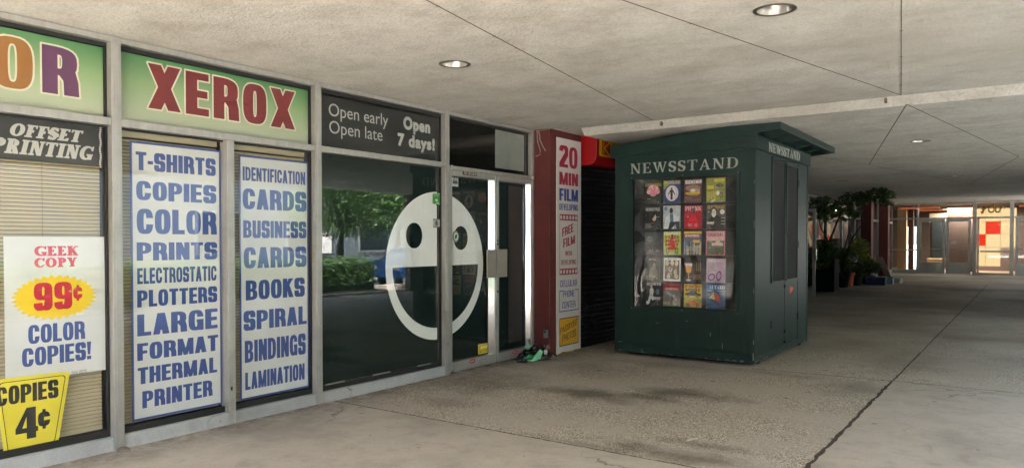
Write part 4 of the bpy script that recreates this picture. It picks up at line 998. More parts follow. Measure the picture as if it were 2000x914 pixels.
# double door with mesh screens
for (y0, y1, s0, s1, zt) in ((9.418, 10.068, 9.46, 10.03, 2.545), (10.074, 10.732, 10.125, 10.675, 2.515)):
    d = MB(); d.box(KX1-.03, KX1-.004, y0, y1, .128, 2.572); do = d.build('door', KIOSK, ks, bevel=.002)
    f = Art().rect(KIOSK, s0-.03, .965, s1+.012, zt+.012).rect(None, s0, .985, s1-.01, zt-.012)
    f.build('screen_frame', xplane(KX1+.012), .0155, do)
    m_ = MB().box(KX1-.0035, KX1-.001, s0, s1-.01, .985, zt-.012); m_.build('screen', paint('1d1e20', .75, var=.15, scale=60, bmp=.3), do)
    yh = y0+.01 if y0 < 10 else y1-.012
    for z in (.45, 1.45, 2.3): MB().tube([(KX1+.004, yh, z-.05), (KX1+.004, yh, z+.05)], .009, 8).build('hinge', KIOSK, do)
for z, hgt in ((.90, .05), (.30, .045), (.16, .03)):
    MB().box(KX1-.003, KX1+.012, 10.04, 10.11, z-hgt/2, z+hgt/2).build('hasp', paint('1a1d1c', .5, metal=.4), ks, bevel=.003)
MB().box(KX1-.0038, KX1-.0015, 10.0685, 10.0735, .13, 2.57).build('door_gap', DARK, ks)
# raised letters
LET = paint('a9aca3', .55, var=.25, scale=30, name='weathered_letter')
a = Art().add(LET, set_text('NEWSSTAND', [(-4.278, 2.373), (-2.872, 2.372), (-2.866, 2.500), (-4.282, 2.503)], glyph=roman, t=.15, b=.055, gap=.17))
a.build('lettering', yplane(KY0-.009), .0085, ks)
a = Art().add(LET, set_text('NEWSSTAND', [(9.19, 2.594), (10.655, 2.606), (10.65, 2.722), (9.18, 2.706)], glyph=roman, t=.15, b=.055, gap=.12))
a.build('lettering', xplane(KX1+.037), .0065, ks)
a = Art(); q = uv_px(0, KX1+.002, 1546, 566); a.poly(paint('e2532c', .5), [(q[0]-.09, q[1]-.02), (q[0]-.05, q[1]-.052), (q[0]+.02, q[1]-.02), (q[0]+.09, q[1]-.005), (q[0]+.085, q[1]+.035), (q[0]-.06, q[1]+.045)])
tag(a.build('sticker', xplane(KX1-.001), .002), 'small torn bright orange sticker on the green newsstand door', 'sticker')

# knocks and scuffs where the paint has gone
ch_ = MB(); rc_ = random.Random(9)
def chip(o3, u, v, n=8): ch_.add([tuple(Vector(o3)+Vector(u)*(math.cos(6.283*i/n)*rc_.uniform(.5, 1.2))+Vector(v)*(math.sin(6.283*i/n)*rc_.uniform(.5, 1.2))) for i in range(n)], [tuple(range(n))])
YC = KY0-.0068; XC = KX1+.0078
for x, z, a_, b_ in [(-2.81, .062, .03, .012), (-2.90, .06, .045, .007), (-2.99, .062, .05, .006), (-3.25, .058, .02, .006), (-3.7, .06, .03, .006), (-4.1, .06, .025, .005), (-4.42, .062, .012, .01), (-2.672, .30, .004, .05), (-2.675, .155, .006, .03), (-2.673, .11, .006, .05), (-2.672, .9, .003, .04), (-2.672, 1.7, .003, .06), (-2.672, 2.2, .003, .03)]: chip((x, YC, z), (a_, 0, 0), (0, 0, b_))
for x, z, a_, b_ in [(-4.42, .17, .05, .004), (-3.9, .45, .03, .003), (-3.2, .36, .004, .03), (-3.05, .22, .004, .05), (-3.5, .5, .02, .003)]: chip((x, KY0-.0008, z), (a_, 0, 0), (0, 0, b_))
for y, z, a_, b_ in [(8.82, .06, .05, .008), (8.98, .11, .05, .006), (9.15, .06, .03, .006), (9.4, .125, .07, .004), (9.9, .06, .04, .005), (10.5, .13, .08, .004), (8.80, .2, .006, .05)]: chip((XC, y, z), (0, a_, 0), (0, 0, b_))
tag(ch_.build('worn_paint', paint('8d908a', .8, var=.4, scale=50), ks), kind='stuff')
# ------------------------------------------------------------------ magazines behind the acrylic
MX = [-4.0, -3.740, -3.461, -3.1675]; MZ = [2.124, 1.797, 1.4685, 1.134, .8135]
MW, MH = .232, .296
def C(c):
    v = [min(255, int(int(c[i:i+2], 16)*1.16+6)) for i in (0, 2, 4)]
    return paint('%02x%02x%02x' % tuple(v), .35, var=.34, scale=42)
def head(a, x, y, s, skin, hair): a.ell(C(hair), x, y+s*.12, s*.62, s*.78, 16).ell(C(skin), x, y-s*.05, s*.48, s*.66, 16)
def tx(a, c, s, x0, y0, x1, y1, **k): a.add(C(c), set_text(s, rectq(x0, y0, x1, y1), **{'t': .22, 'b': .16, **k}))
def code(a, x, y): a.rect(C('cfcfcc'), x, y, x+.035, y+.025)
def c00(a):
    a.rect(C('1e2622'), -.5, -.5, .5, .5); tx(a, '8a7a2c', 'GARDENING', -.47, .26, .49, .40, t=.16)
    for i in range(9):
        an = math.pi*(i/8); a.ell(C(('d98a97', 'c96f80', 'e7a5ae')[i % 3]), .22*math.cos(an), .02+.16*math.sin(an), .17, .1, 14, an)
    a.ell(C('d37b8b'), 0, -.04, .2, .14); a.rect(C('3a3a35'), -.3, -.5, .2, -.3); code(a, .3, -.45)
def c10(a):
    a.rect(C('2d3a66'), -.5, -.5, .5, .5).poly(C('7f8a4a'), [(-.5, .1), (-.1, .35), (-.5, .5)]); tx(a, 'b9b47a', 'PSYCHOLOGIC', -.48, .33, .48, .47, t=.16)
    a.ell(C('cfc3d2'), 0, -.06, .37, .34).ell(C('e3d8e0'), 0, -.03, .25, .24); a.ell(C('2a2238'), -.02, .14, .05, .05, 14).poly(C('2a2238'), [(-.1, .09), (.06, .09), (.2, -.12), (.16, -.14), (.05, .0), (.04, -.34), (-.08, -.34), (-.09, 0), (-.2, -.14), (-.24, -.12)])
    code(a, -.47, -.47)
def c20(a):
    a.rect(C('5a3b3d'), -.5, -.5, .5, .5); tx(a, 'e4e0da', 'SCIENCENOW', -.44, .30, .48, .45, t=.2); a.ell(C('8a6a62'), 0, .12, .42, .14).ell(C('a98a7c'), .1, .0, .3, .1).ell(C('ddd3c0'), 0, .02, .13, .06)
    a.rect(C('cba732'), -.42, -.14, .4, -.06).rect(C('b3932e'), -.3, -.2, .3, -.165).rect(C('7a6260'), -.45, -.33, -.02, -.27).rect(C('6a5250'), -.4, -.42, .45, -.36); code(a, -.44, -.46)
def c30(a):
    a.rect(C('7d8344'), -.5, -.5, .5, .5).rect(C('98964e'), -.02, -.5, 0, .5).rect(C('555c3a'), -.5, .02, .5, .035).rect(C('c2b233'), -.45, .05, -.1, .2).rect(C('bfae3c'), -.1, .33, .45, .46)
    for i in range(5): a.rect(C('b7a53c'), -.44+.09*i, -.35+.03*(i % 2), -.39+.09*i, -.05)
    a.ell(C('cfc9b4'), .1, -.12, .1, .09).ell(C('3d4130'), .28, -.2, .09, .11).ell(C('777d44'), .28, -.2, .06, .08).ell(C('3b3f30'), .2, .18, .2, .07); code(a, .3, -.47); a.ell(C('bdb9a0'), -.15, -.43, .14, .05, 14, .5)
def c01(a):
    a.rect(C('26282a'), -.5, -.5, .5, .5); tx(a, 'b9b9b6', 'NEWSTYLE', -.44, .30, .40, .43, t=.16); a.ell(C('121315'), .08, -.05, .24, .27); a.ell(C('c9a68f'), .08, .02, .12, .16); a.poly(C('151517'), [(-.2, .2), (.2, .26), (.1, .08), (-.1, -.1)])
    for i in range(4): a.rect(C('84858a'), -.45, -.44+.055*i, -.12, -.41+.055*i)
    code(a, .28, -.46)
def c11(a):
    a.rect(C('aab0ba'), -.5, -.5, .5, .5).ell(C('4f7f9a'), -.36, .38, .1, .09).rect(C('8f979e'), -.5, -.5, .5, -.2); a.poly(C('c8d0d6'), [(-.46, -.5), (-.36, 0), (-.12, .16), (.1, .16), (.3, .02), (.46, .06), (.42, -.16), (.1, -.2), (.16, -.5)])
    a.poly(C('53708a'), [(-.12, .16), (.08, .16), (.1, -.2), (-.08, -.2)]); a.ell(C('2b2320'), -.03, .28, .1, .13); a.poly(C('25272f'), [(-.1, -.2), (.46, -.18), (.48, -.5), (.3, -.5), (.22, -.3), (-.02, -.5), (-.2, -.5)])
def c21(a):
    a.rect(C('a0152a'), -.5, -.5, .5, .5); tx(a, 'd7c0c2', 'PRYNK', -.45, .28, .46, .46, glyph=roman, t=.15, b=.06)
    a.poly(C('c01a32'), [(-.28, -.2), (-.1, .16), (.1, .16), (.28, -.2), (.2, -.5), (-.2, -.5)]).ell(C('4a2a2a'), .02, .26, .09, .13); tx(a, 'd9b0b4', 'REBEL', -.26, -.38, .3, -.27, glyph=roman, t=.15, b=.06); a.rect(C('8c1025'), -.2, -.22, .2, -.19)
def c31(a):
    a.rect(C('4a4846'), -.5, -.5, .5, .5); tx(a, 'b58a3c', 'STODGE', -.45, .33, .44, .45, t=.14); a.poly(C('191817'), [(-.4, -.1), (-.2, .06), (.1, .06), (.4, -.06), (.44, -.5), (-.2, -.5)]); head(a, -.12, .17, .26, 'd2c7bb', '201d1b')
    a.ell(C('cfccc6'), .32, .2, .12, .1); a.rect(C('c3c0ba'), -.48, -.28, -.1, -.2)
    for i in range(3): a.rect(C('908c86'), .26, -.06-.12*i, .46, -.03-.12*i)
def c02(a):
    a.rect(C('212527'), -.5, -.5, .5, .5).poly(C('3a4142'), [(-.5, .5), (.5, .5), (.1, .1), (-.5, -.1)]).ell(C('59605f'), -.2, .2, .2, .14); tx(a, 'c29a94', 'ALLURA', -.3, -.36, .4, -.26, glyph=roman, t=.15, b=.08, slant=.2)
def c12(a):
    a.rect(C('b5b84a'), -.5, -.5, .5, .5).ell(C('93a545'), .2, -.1, .3, .5); tx(a, 'd9dcc9', 'ECONOMIST', -.46, .36, .46, .47, t=.18)
    for i, (s, k) in enumerate((('EXTRA', 0), ('RED', 1), ('HOT', 2))): tx(a, 'a33a22', s, -.4, .2-.16*k, .42, .32-.16*k)
    a.poly(C('b3261f'), [(-.1, .25), (.08, .25), (.14, .05), (.24, -.28), (-.24, -.28), (-.14, .05)]); a.ell(C('2c1512'), 0, .3, .06, .08)
    for s in (-1, 1): a.add(C('23251d'), [(1, ring(s*.26-.1, -.46, s*.26+.1, -.2, 2)), (-1, ring(s*.26-.06, -.42, s*.26+.06, -.24, 2))])
def c22(a):
    a.rect(C('5d6170'), -.5, -.5, .5, .5).rect(C('d9b038'), -.5, .4, .5, .5).rect(C('a12a3a'), -.46, .24, .42, .38); tx(a, 'e0cfc8', 'NEWSPROFILE', -.42, .26, .38, .36, t=.2)
    for i in range(14): a.rect(C(('7f8594', '4a4f60', '9a948c', 'b8a45a', '38405a')[i % 5]), -.48+.07*i, -.5, -.42+.07*i, random.uniform(-.2, .2))
    a.rect(C('cba43a'), .04, .02, .4, .14)
    for i in range(9): a.rect(C('a9a49a'), random.uniform(-.5, .3), -.45+.04*i, random.uniform(.3, .5), -.43+.04*i)
def c32(a):
    a.rect(C('b4727c'), -.5, -.5, .5, .5).rect(C('5a5a4e'), -.45, -.46, .45, .46).rect(C('c9a3a6'), -.45, .1, .45, .46); tx(a, '8e4452', 'CRUCIAL', -.42, .28, .42, .42, t=.18)
    a.rect(C('bfae9f'), -.2, -.1, .4, .02).ell(C('c5b6a6'), .12, .03, .13, .1)
    for i in range(7): a.rect(C('8a7c70'), -.14+.07*i, -.18, -.11+.07*i, -.1)
    a.rect(C('4c5a38'), -.45, -.46, .45, -.3); code(a, .22, -.43)
def c03(a):
    a.rect(C('2a2d2c'), -.5, -.5, .5, .5); tx(a, 'a9aaa6', 'NEW TIMES', -.25, .38, .2, .45, t=.14); a.poly(C('5d5a54'), [(-.3, -.3), (-.1, .05), (.12, .1), (.3, -.1), (.35, -.4)]).ell(C('857468'), .08, .16, .08, .11)
    tx(a, '8c8a7e', 'SUB ROSA', -.44, -.38, .14, -.28, t=.16); code(a, .24, -.43); a.rect(C('6d675c'), -.45, -.46, .14, -.41)
def c13(a):
    a.rect(C('d7d5d0'), -.5, -.5, .5, .5).rect(C('4a4033'), -.42, -.42, .42, .40); tx(a, '6a655e', 'KITCHEN', -.25, .42, .25, .48, t=.15)
    for x, y, r in ((-.3, .28, 0), (0, .28, .2), (.26, .27, -.2), (-.1, 0, .7), (.2, -.1, -.6), (.25, -.28, 1.2), (-.2, -.3, -.3)):
        a.ell(C('b5a786'), x, y, .1, .12, 16, r).line(C('a29674'), [(x, y-.1), (x-.16*math.sin(r)*-1, y-.32*math.cos(r))], .025)
    a.ell(C('6e604a'), -.1, .02, .06, .07)
def c23(a):
    a.rect(C('40302b'), -.5, -.5, .5, .5).rect(C('2e2523'), -.5, .26, .5, .5).rect(C('caa9a0'), -.5, .2, -.04, .28)
    for x in (.18, .28, .38): a.rect(C('8b8068'), x, -.05, x+.05, .32)
    a.poly(C('c98a2e'), [(-.42, .16), (-.06, .16), (-.1, -.08), (-.2, -.16), (-.28, -.16), (-.38, -.08)]).rect(C('e4d9cf'), -.42, .14, -.06, .22).rect(C('c3b7ae'), -.26, -.42, -.22, -.16).ell(C('c9c0b8'), -.24, -.44, .16, .04)
    for i in range(3): a.rect(C('a98c6e'), .0, -.24-.07*i, .44, -.21-.07*i)
    code(a, -.46, -.38)
def c33(a):
    a.rect(C('b39fb1'), -.5, -.5, .5, .5).rect(C('a793a8'), -.5, -.5, .5, -.1); tx(a, 'cfc3cf', 'CHROMATIC', -.42, .36, .4, .45, t=.16)
    for x, y, rx, ry, ro in ((-.22, -.26, .19, .14, .3), (.16, -.2, .14, .2, -.2)):
        n = 26; f = lambda k: [(x+rx*k*math.cos(q)*math.cos(ro)-ry*k*math.sin(q)*math.sin(ro), y+rx*k*math.cos(q)*math.sin(ro)+ry*k*math.sin(q)*math.cos(ro)) for q in [6.2832*i/n for i in range(n)]]
        a.add(C('6d2f6a'), [(1, f(1)), (-1, f(.68))])
    for i in range(4): a.rect(C('8d7a8e'), -.4, .04+.07*i, -.02-.05*(i % 2), .06+.07*i)
def c04(a):
    a.rect(C('191a1c'), -.5, -.5, .5, .5); tx(a, 'b9b5b2', 'SPORTS', -.40, .36, .46, .48, t=.18); a.poly(C('cfcfcd'), [(-.2, .2), (-.06, .3), (.04, .14), (0, -.08), (-.2, -.05)]).poly(C('d5d5d2'), [(-.22, -.06), (.02, -.1), (.08, -.26), (-.04, -.3), (-.12, -.2), (-.22, -.44), (-.34, -.44)])
    a.ell(C('b7a99c'), -.12, .33, .06, .06, 14).ell(C('d8d8d5'), -.32, -.4, .09, .08); tx(a, 'd2d2cf', 'ENERGY', .0, -.26, .44, -.14, t=.2); a.rect(C('5a6a84'), .2, -.02, .36, .2); code(a, .26, -.47)
def c14(a):
    a.rect(C('6b665a'), -.5, -.5, .5, .5).rect(C('8e2330'), -.5, .32, .5, .5).rect(C('b64a50'), -.44, .42, .44, .46).rect(C('a23740'), -.5, .2, .5, .31); tx(a, 'c7a9a4', 'ARSENAL', -.4, .22, .4, .3, t=.18)
    a.poly(C('8c8790'), [(-.42, .14), (-.3, .18), (.28, -.1), (.34, -.24), (.2, -.22), (-.36, .06)]).poly(C('4e4a4c'), [(-.02, -.02), (.1, -.08), (.06, -.42), (-.06, -.42)]).ell(C('a59fa6'), .12, -.04, .09, .06).rect(C('8d876c'), -.5, -.42, -.1, -.3)
def c24(a):
    a.rect(C('d8b850'), -.5, -.5, .5, .5).poly(C('99a05a'), [(-.5, -.5), (.5, -.5), (.5, -.12), (-.5, -.05)]); tx(a, '9c3a22', 'LET ROAD TODAY', -.45, .34, .45, .46, t=.22); tx(a, '4a2a18', 'MUSCLE', -.4, .19, .4, .31, t=.24)
    for y, c in ((.06, '20242c'), (-.34, 'd06a2a')):
        a.poly(C(c), [(-.44, y-.04), (-.4, y+.05), (-.2, y+.08), (-.08, y+.15), (.14, y+.15), (.26, y+.06), (.44, y+.03), (.46, y-.06)])
        for x in (-.26, .26): a.ell(C('16150f'), x, y-.06, .07, .06, 14).ell(C('b5b2a5'), x, y-.06, .035, .03, 10)
        a.poly(C('5b6a72'), [(-.06, y+.08), (-.02, y+.13), (.1, y+.13), (.16, y+.08)])
    code(a, .34, -.48)
def c34(a):
    a.rect(C('3a5275'), -.5, -.5, .5, .5).rect(C('2b3f60'), -.5, -.5, .5, -.25).rect(C('8fa0b8'), -.5, .24, .5, .5).rect(C('3d5f92'), -.5, .26, .5, .5); tx(a, 'dcdfdf', 'HALYARD', -.46, .32, .46, .46, glyph=roman, t=.22, b=.09)
    a.poly(C('d9c27a'), [(-.1, .22), (-.34, -.06), (-.02, -.12)]).poly(C('c23f3c'), [(-.06, .22), (.02, -.12), (.26, -.2), (.2, .0)]).poly(C('3d2f3f'), [(-.26, -.1), (.0, -.16), (.34, -.36), (.28, -.42), (.02, -.28)]); code(a, -.47, -.46)
    for i in range(6): a.rect(C('56719a'), random.uniform(-.5, .2), -.2-.04*i, random.uniform(.2, .5), -.19-.04*i)
LAB = [['pink lotus flower on a dark cover', 'dark human figure inside a pale circle', 'maroon cover with clouds and a yellow bar', 'olive green collage of small insects and tools'],
       ['dark cover with a pale face in shadow', 'seated figure in a pale jacket and dark trousers', 'red cover with a standing figure in red', 'grey cover with a dark haired person in a black suit'],
       ['dark cover with pink slanted script', 'yellow green cover with a red dress', 'cityscape under a red banner and yellow strip', 'pink bordered cover with a domed building'],
       ['dim grey cover with a crouching figure', 'white bordered cover full of old spoons', 'glass of beer on a brown table', 'lilac cover with two purple rings'],
       ['black cover with a footballer in white', 'grey machine under a red title band', 'yellow cover with a black car above an orange car', 'sailing boat with red and yellow sails on blue water']]
for r_i in range(5):
    for c_i in range(4):
        f = globals()['c%d%d' % (c_i, r_i)]; A0 = Art(); f(A0); cx, cz = MX[c_i], MZ[r_i]
        for _ in range(random.randint(3, 6)):
            bx_, by_ = random.uniform(-.46, .2), random.uniform(-.44, .3); A0.rect(C(random.choice(('d5d2cb', 'c9c3b2', '2a2a2a', '8b8478', 'a89c7e'))), bx_, by_, bx_+random.uniform(.08, .26), by_+random.uniform(.012, .022))
        w_, h_ = (MW*1.04, MH*1.03) if c_i == 3 else (MW, MH)
        jx, jz, jr = random.uniform(-.004, .004), random.uniform(-.004, .004), random.uniform(-.012, .012)
        fr = lambda u, v, d, cx=cx+jx, cz=cz+jz, w_=w_, h_=h_, jr=jr: (cx+(u*w_)-jr*(v*h_), KY0+.085-d+.02*(.5-v)*-.5, cz+(v*h_)+jr*(u*w_))
        clip = Art(); clip.L = [(m_, [(g, np.clip(p_, -.5, .5)) for g, p_ in ops]) for m_, ops in A0.L]
        tag(clip.build('magazine', fr, .006), 'magazine with '+LAB[r_i][c_i], 'magazine', 'magazines in the newsstand window')
rk = thing('magazine_rack', 'thin wire shelves holding the magazines inside the newsstand window', 'rack', (-3.58, KY0+.09, .6))
for z in MZ:
    MB().tube([(WX0+.02, KY0+.068, z-.149), (WX1-.02, KY0+.068, z-.149)], .003, 6).build('shelf_wire', paint('555a57', .4), rk)
MB().box(WX0-.02, WX1+.02, KY0+.10, KY0+.105, .6, 2.33).build('back_panel', paint('20211f', .8), rk)
# loose plastic film peeling behind the acrylic

# ------------------------------------------------------------------ rubbish by the door
def crumple(cx, cy, cz, rx, ry, rz, seed, n=26, amp=.3, flat=0):
    rng = np.random.RandomState(seed); b = MB(); k1 = rng.randn(6, 3)*2.2; ph = rng.rand(6)*6
    V = []; F = []
    for j in range(n//2+1):
        th = math.pi*j/(n//2)
        for i in range(n):
            a = 2*math.pi*i/n; q = np.array((math.sin(th)*math.cos(a), math.sin(th)*math.sin(a), math.cos(th)))
            d = 1+amp*sum(abs(math.sin(k1[m_]@q+ph[m_]))-.6 for m_ in range(6))/2.2
            z = cz+rz*q[2]*d
            V.append((cx+rx*q[0]*d, cy+ry*q[1]*d, max(flat, z)))
    for j in range(n//2):
        for i in range(n): F.append((j*n+i, (j+1)*n+i, (j+1)*n+(i+1) % n, j*n+(i+1) % n))
    return b.add(V, F)
BAG = paint('141618', .32, var=.3, name='black_plastic'); GB = paint('7fc79c', .5, var=.12, scale=20, name='green_plastic'); GBD = paint('2f8f55', .5, var=.2, scale=20)
tag(crumple(-5.2, 7.84, .075, .10, .16, .075, 3, amp=.45, flat=.005).build('rubbish_bag', BAG), 'crumpled black rubbish bag lying against the dark red pillar', 'bag')
gb = thing('green_pouch', 'folded pale green pouch dropped in front of the black rubbish bag', 'pouch', (-5.05, 7.62, .0))
V = []
pk = [(-5.13, 7.50, .02), (-5.03, 7.56, .008), (-4.99, 7.68, .02), (-5.0, 7.76, .11), (-5.03, 7.74, .14), (-5.06, 7.64, .06), (-5.14, 7.56, .075)]
MB().add(pk, [(0, 1, 5, 6), (1, 2, 3, 4), (1, 4, 5)]).build('flap', GB, gb)
crumple(-5.10, 7.6, .05, .055, .07, .035, 11, amp=.3, flat=.006).build('lining', GBD, gb, smooth=True)
tag(crumple(-5.19, 7.70, .155, .028, .045, .03, 5, amp=.25).build('green_scrap', paint('6fa58a', .5)), 'small pale green scrap on top of the black rubbish heap', 'scrap')
st = MB()
for (a, b, c_) in (((-5.16, 7.43, .012), (-5.07, 7.40, .02), (-5.02, 7.44, .012)), ((-5.05, 7.60, .012), (-4.95, 7.72, .018), (-4.93, 7.82, .012)), ((-5.17, 7.42, .02), (-5.18, 7.5, .09), (-5.2, 7.6, .1)),
                    ((-5.0, 7.8, .012), (-4.98, 7.93, .03), (-5.03, 8.05, .02)), ((-5.1, 7.9, .03), (-5.03, 8.0, .07), (-4.98, 8.06, .012)), ((-5.13, 7.46, .03), (-5.08, 7.44, .06), (-5.06, 7.5, .012))):
    st.tube([a, b, c_], .011, 7)
tag(st.build('strap_tangle', BAG, smooth=True), 'tangle of thin black straps around the green pouch', 'straps')
tag(MB().lathe([(.0, 0), (.02, .0), (.024, .055), (.02, .057), (0, .05)], (-5.07, 7.93, .045), 14, cap=False).build('paper_cup', paint('d9dad8', .4), smooth=True), 'small white cup on the black rubbish bag', 'cup')
# pale blue sheet in the near corner, scraps and leaves on the ground
sh = MB(); n = 16; V = []
for j in range(n+1):
    for i in range(n+1):
        u, v = i/n, j/n; V.append((-5.30+.36*u+.02*math.sin(7*v), 1.50+.34*v*(1-.4*u)+.02*math.sin(9*u), .012+.085*(1-u)*abs(math.sin(4*v+3*u))+.03*abs(math.sin(11*u+5*v))*(1-u)))
sh.add(V, [(j*(n+1)+i, j*(n+1)+i+1, (j+1)*(n+1)+i+1, (j+1)*(n+1)+i) for j in range(n) for i in range(n)])
tag(sh.build('plastic_sheet', paint('9fb4b6', .4, var=.2, scale=12), smooth=True), 'crumpled pale blue plastic sheet in the corner under the yellow price sign', 'sheet')
lt = MB(); rng = random.Random(4)
spots = [(-5.1, 3.0), (-5.05, 3.1)]+[tuple(on(2, 0, x, y)[:2]) for x, y in ((1062, 706), (1235, 742), (1505, 735), (1590, 722), (1575, 740), (980, 745), (975, 733), (1213, 747), (1345, 862), (1355, 858), (1730, 780), (1295, 905), (1322, 903), (640, 830), (1590, 715), (1760, 660))]
spots += [(rng.uniform(-4.9, -.2), rng.uniform(3.2, 10)) for _ in range(60)]
for k, (x, y) in enumerate(spots):
    l = rng.uniform(.006, .022); an = rng.uniform(0, 6.3); ca, sa = l*math.cos(an), l*math.sin(an); z = .011+.0003*k; h = rng.uniform(.1, .45)
    lt.add([(x-ca, y-sa, z), (x+sa*h, y-ca*h, z+.004), (x+ca, y+sa, z+.003), (x-sa*h, y+ca*h, z+.002)], [(0, 1, 2, 3)], k % 3)
tag(lt.build('ground_litter', [paint('3a3128', .9), paint('b8ad98', .8), paint('5c5040', .9)]), 'scattered dry leaf bits and paper specks on the paving', 'litter', kind='stuff')
tag(MB().tube([(*tuple(on(2, 0, x, y)[:2]), .012) for x, y in ((1341, 863), (1352, 860), (1363, 858))], .006, 6).build('paper_strip', paint('c2bba8', .7)), 'curled pale strip lying on the rough paving', 'strip')
tag(MB().lathe([(.0, .006), (.045, .006), (.04, .02), (.02, .032), (0, .034)], (-5.27, 2.66, 0), 14, cap=False).build('concrete_lump', paint('6d655a', .95, var=.3, scale=40)), 'small lump of concrete at the foot of the post by the green sign', 'lump')

# ------------------------------------------------------------------ recessed downlights
def downlight(x, y, z, label):
    o = thing('downlight', label, 'ceiling light', (x, y, z), 'recessed downlights')
    MB().lathe([(LR-.012, -.003), (LR+.012, -.003), (LR+.014, .0), (LR-.012, .004), (LR-.012, -.003)], (x, y, z), 40, cap=False).build('trim_ring', paint('6e675c', .4, metal=.6), o, smooth=False)
    MB().lathe([(LR-.012, .0), (LR-.020, .05), (LR-.038, .10), (.045, .14), (0, .142)], (x, y, z), 40, cap=False).build('reflector', m_alu('reflector', .28, (.42, .405, .38)), o, smooth=True)
    MB().lathe([(0, .11), (.022, .113), (.026, .125), (.02, .139), (0, .14)], (x, y, z), 20, cap=False).build('bulb', paint('6f6a5e', .3), o, smooth=True)
DL = ['round unlit downlight in the ceiling in front of the glass door', 'largest round downlight in the ceiling, between the two long joints', 'round downlight in the ceiling behind the newsstand roof', 'small downlight above the leafy tree', 'small downlight in the middle of the far ceiling', 'tiny downlight nearer the lit lobby', 'tiny downlight closest to the lobby glass', 'downlight in the ceiling over the posters behind the viewer', 'downlight in the ceiling behind the viewer on the street side']
for (x, y, z), l in zip(LIGHTS, DL): downlight(x, y, z, l)

# ------------------------------------------------------------------ flower shop along the arcade
fl = thing('flower_shop', 'dark glazed flower shop front with white frames between dark red columns', 'shopfront', (-5.35, 28, 0))
FX0 = -5.36
YB = [19.5, 22.3, 24.9, 27.2, 29.4, 30.5, 30.95, 32.7, 34.55, 35.0, 36.8, 38.4]
WF = paint('8f8f8a', .4, metal=.3, name='pale_frame')
for i in range(len(YB)-1):
    a0, a1 = YB[i], YB[i+1]
    if (a0, a1) in ((30.5, 30.95), (34.55, 35.0)): continue
    zt = CZ2 if a1 < 27 else CZ3
    f = Art().rect(WF, a0, 0, a1, zt-.005).rect(None, a0+.05, .16, a1-.05, 2.3).rect(None, a0+.05, 2.38, a1-.05, zt-.06)
    f.build('window_frame', xplane(FX0+.07), .07, fl)
    vpane(FX0+.03, a0+.05, a1-.05, .16, zt-.06).build('window_pane', GLASS, fl)
MB().box(-5.9, -5.88, 19.5, 38.4, 0, 3.4).build('curtain_wall', paint('241f1d', .8), fl)
for a0, a1, x1, l in ((30.5, 30.95, -4.92, 'dark red column standing proud of the flower shop, nearer one'), (34.55, 35.0, -4.93, 'dark red column beside the lobby glass, farther one')):
    tag(MB().box(-5.36, x1, a0, a1, 0, CZ3-.003).build('column', BRICK, bevel=.01), l, 'column', 'dark red columns by the flower shop')
MB().box(-4.9, -4.84, 30.40, 30.5, 1.75, 1.95).build('notice', paint('b9b3a8', .6)) if False else None
# its open door leaf, edge towards the newsstand
dd = thing('shop_door', 'pale open glass door leaf standing out beside the newsstand', 'door', (-4.95, 20.9, 0))
d_ = Art().rect(WF, -5.33, .02, -4.70, 2.36).rect(None, -5.25, .2, -4.78, 2.28); d_.build('door_frame', yplane(20.75), .045, dd, back=True)
hpane(20.77, -5.25, -4.78, .2, 2.28).build('glass', GLASS, dd)
MB().box(-4.69, -4.66, 20.70, 20.74, .98, 1.3).build('pull_handle', POLISH, dd, bevel=.004); MB().box(-4.715, -4.695, 20.73, 20.75, 1.13, 1.16).build('lock_cylinder', POLISH, dd)

# foliage helper: many small bent leaves
def leaves(mb, centre, rad, n, size, rng, aspect=.45, droop=.4, shell=.35):
    for _ in range(n):
        while True:
            q = np.array([rng.uniform(-1, 1) for _ in range(3)]); l = np.linalg.norm(q)
            if shell < l < 1: break
        c_ = np.array(centre)+q*np.array(rad); s = size*rng.uniform(.6, 1.25); an = rng.uniform(0, 6.283)
        d = np.array((math.cos(an), math.sin(an), rng.uniform(-droop-.3, .5-droop))); d /= np.linalg.norm(d)
        w_ = np.cross(d, (rng.uniform(-.6, .6), rng.uniform(-.6, .6), 1)); w_ /= np.linalg.norm(w_)+1e-6; up = np.cross(w_, d)
        a, b = c_-d*s*.5, c_+d*s*.5-up*s*.12; mid = c_+up*s*.06
        mb.add([a, mid+w_*s*aspect*.5, b, mid-w_*s*aspect*.5], [(0, 1, 2, 3)])
FD = m_foliage('dark_leaves', (.025, .055, .018), (.065, .13, .04), .25)
FM = m_foliage('green_leaves', (.035, .085, .018), (.085, .17, .04), .3)
FY_ = m_foliage('yellow_green_leaves', (.16, .19, .04), (.28, .30, .09), .3)
BARK = paint('3a2f25', .9, var=.3, scale=30, bmp=.3, name='bark')
rng = random.Random(12)
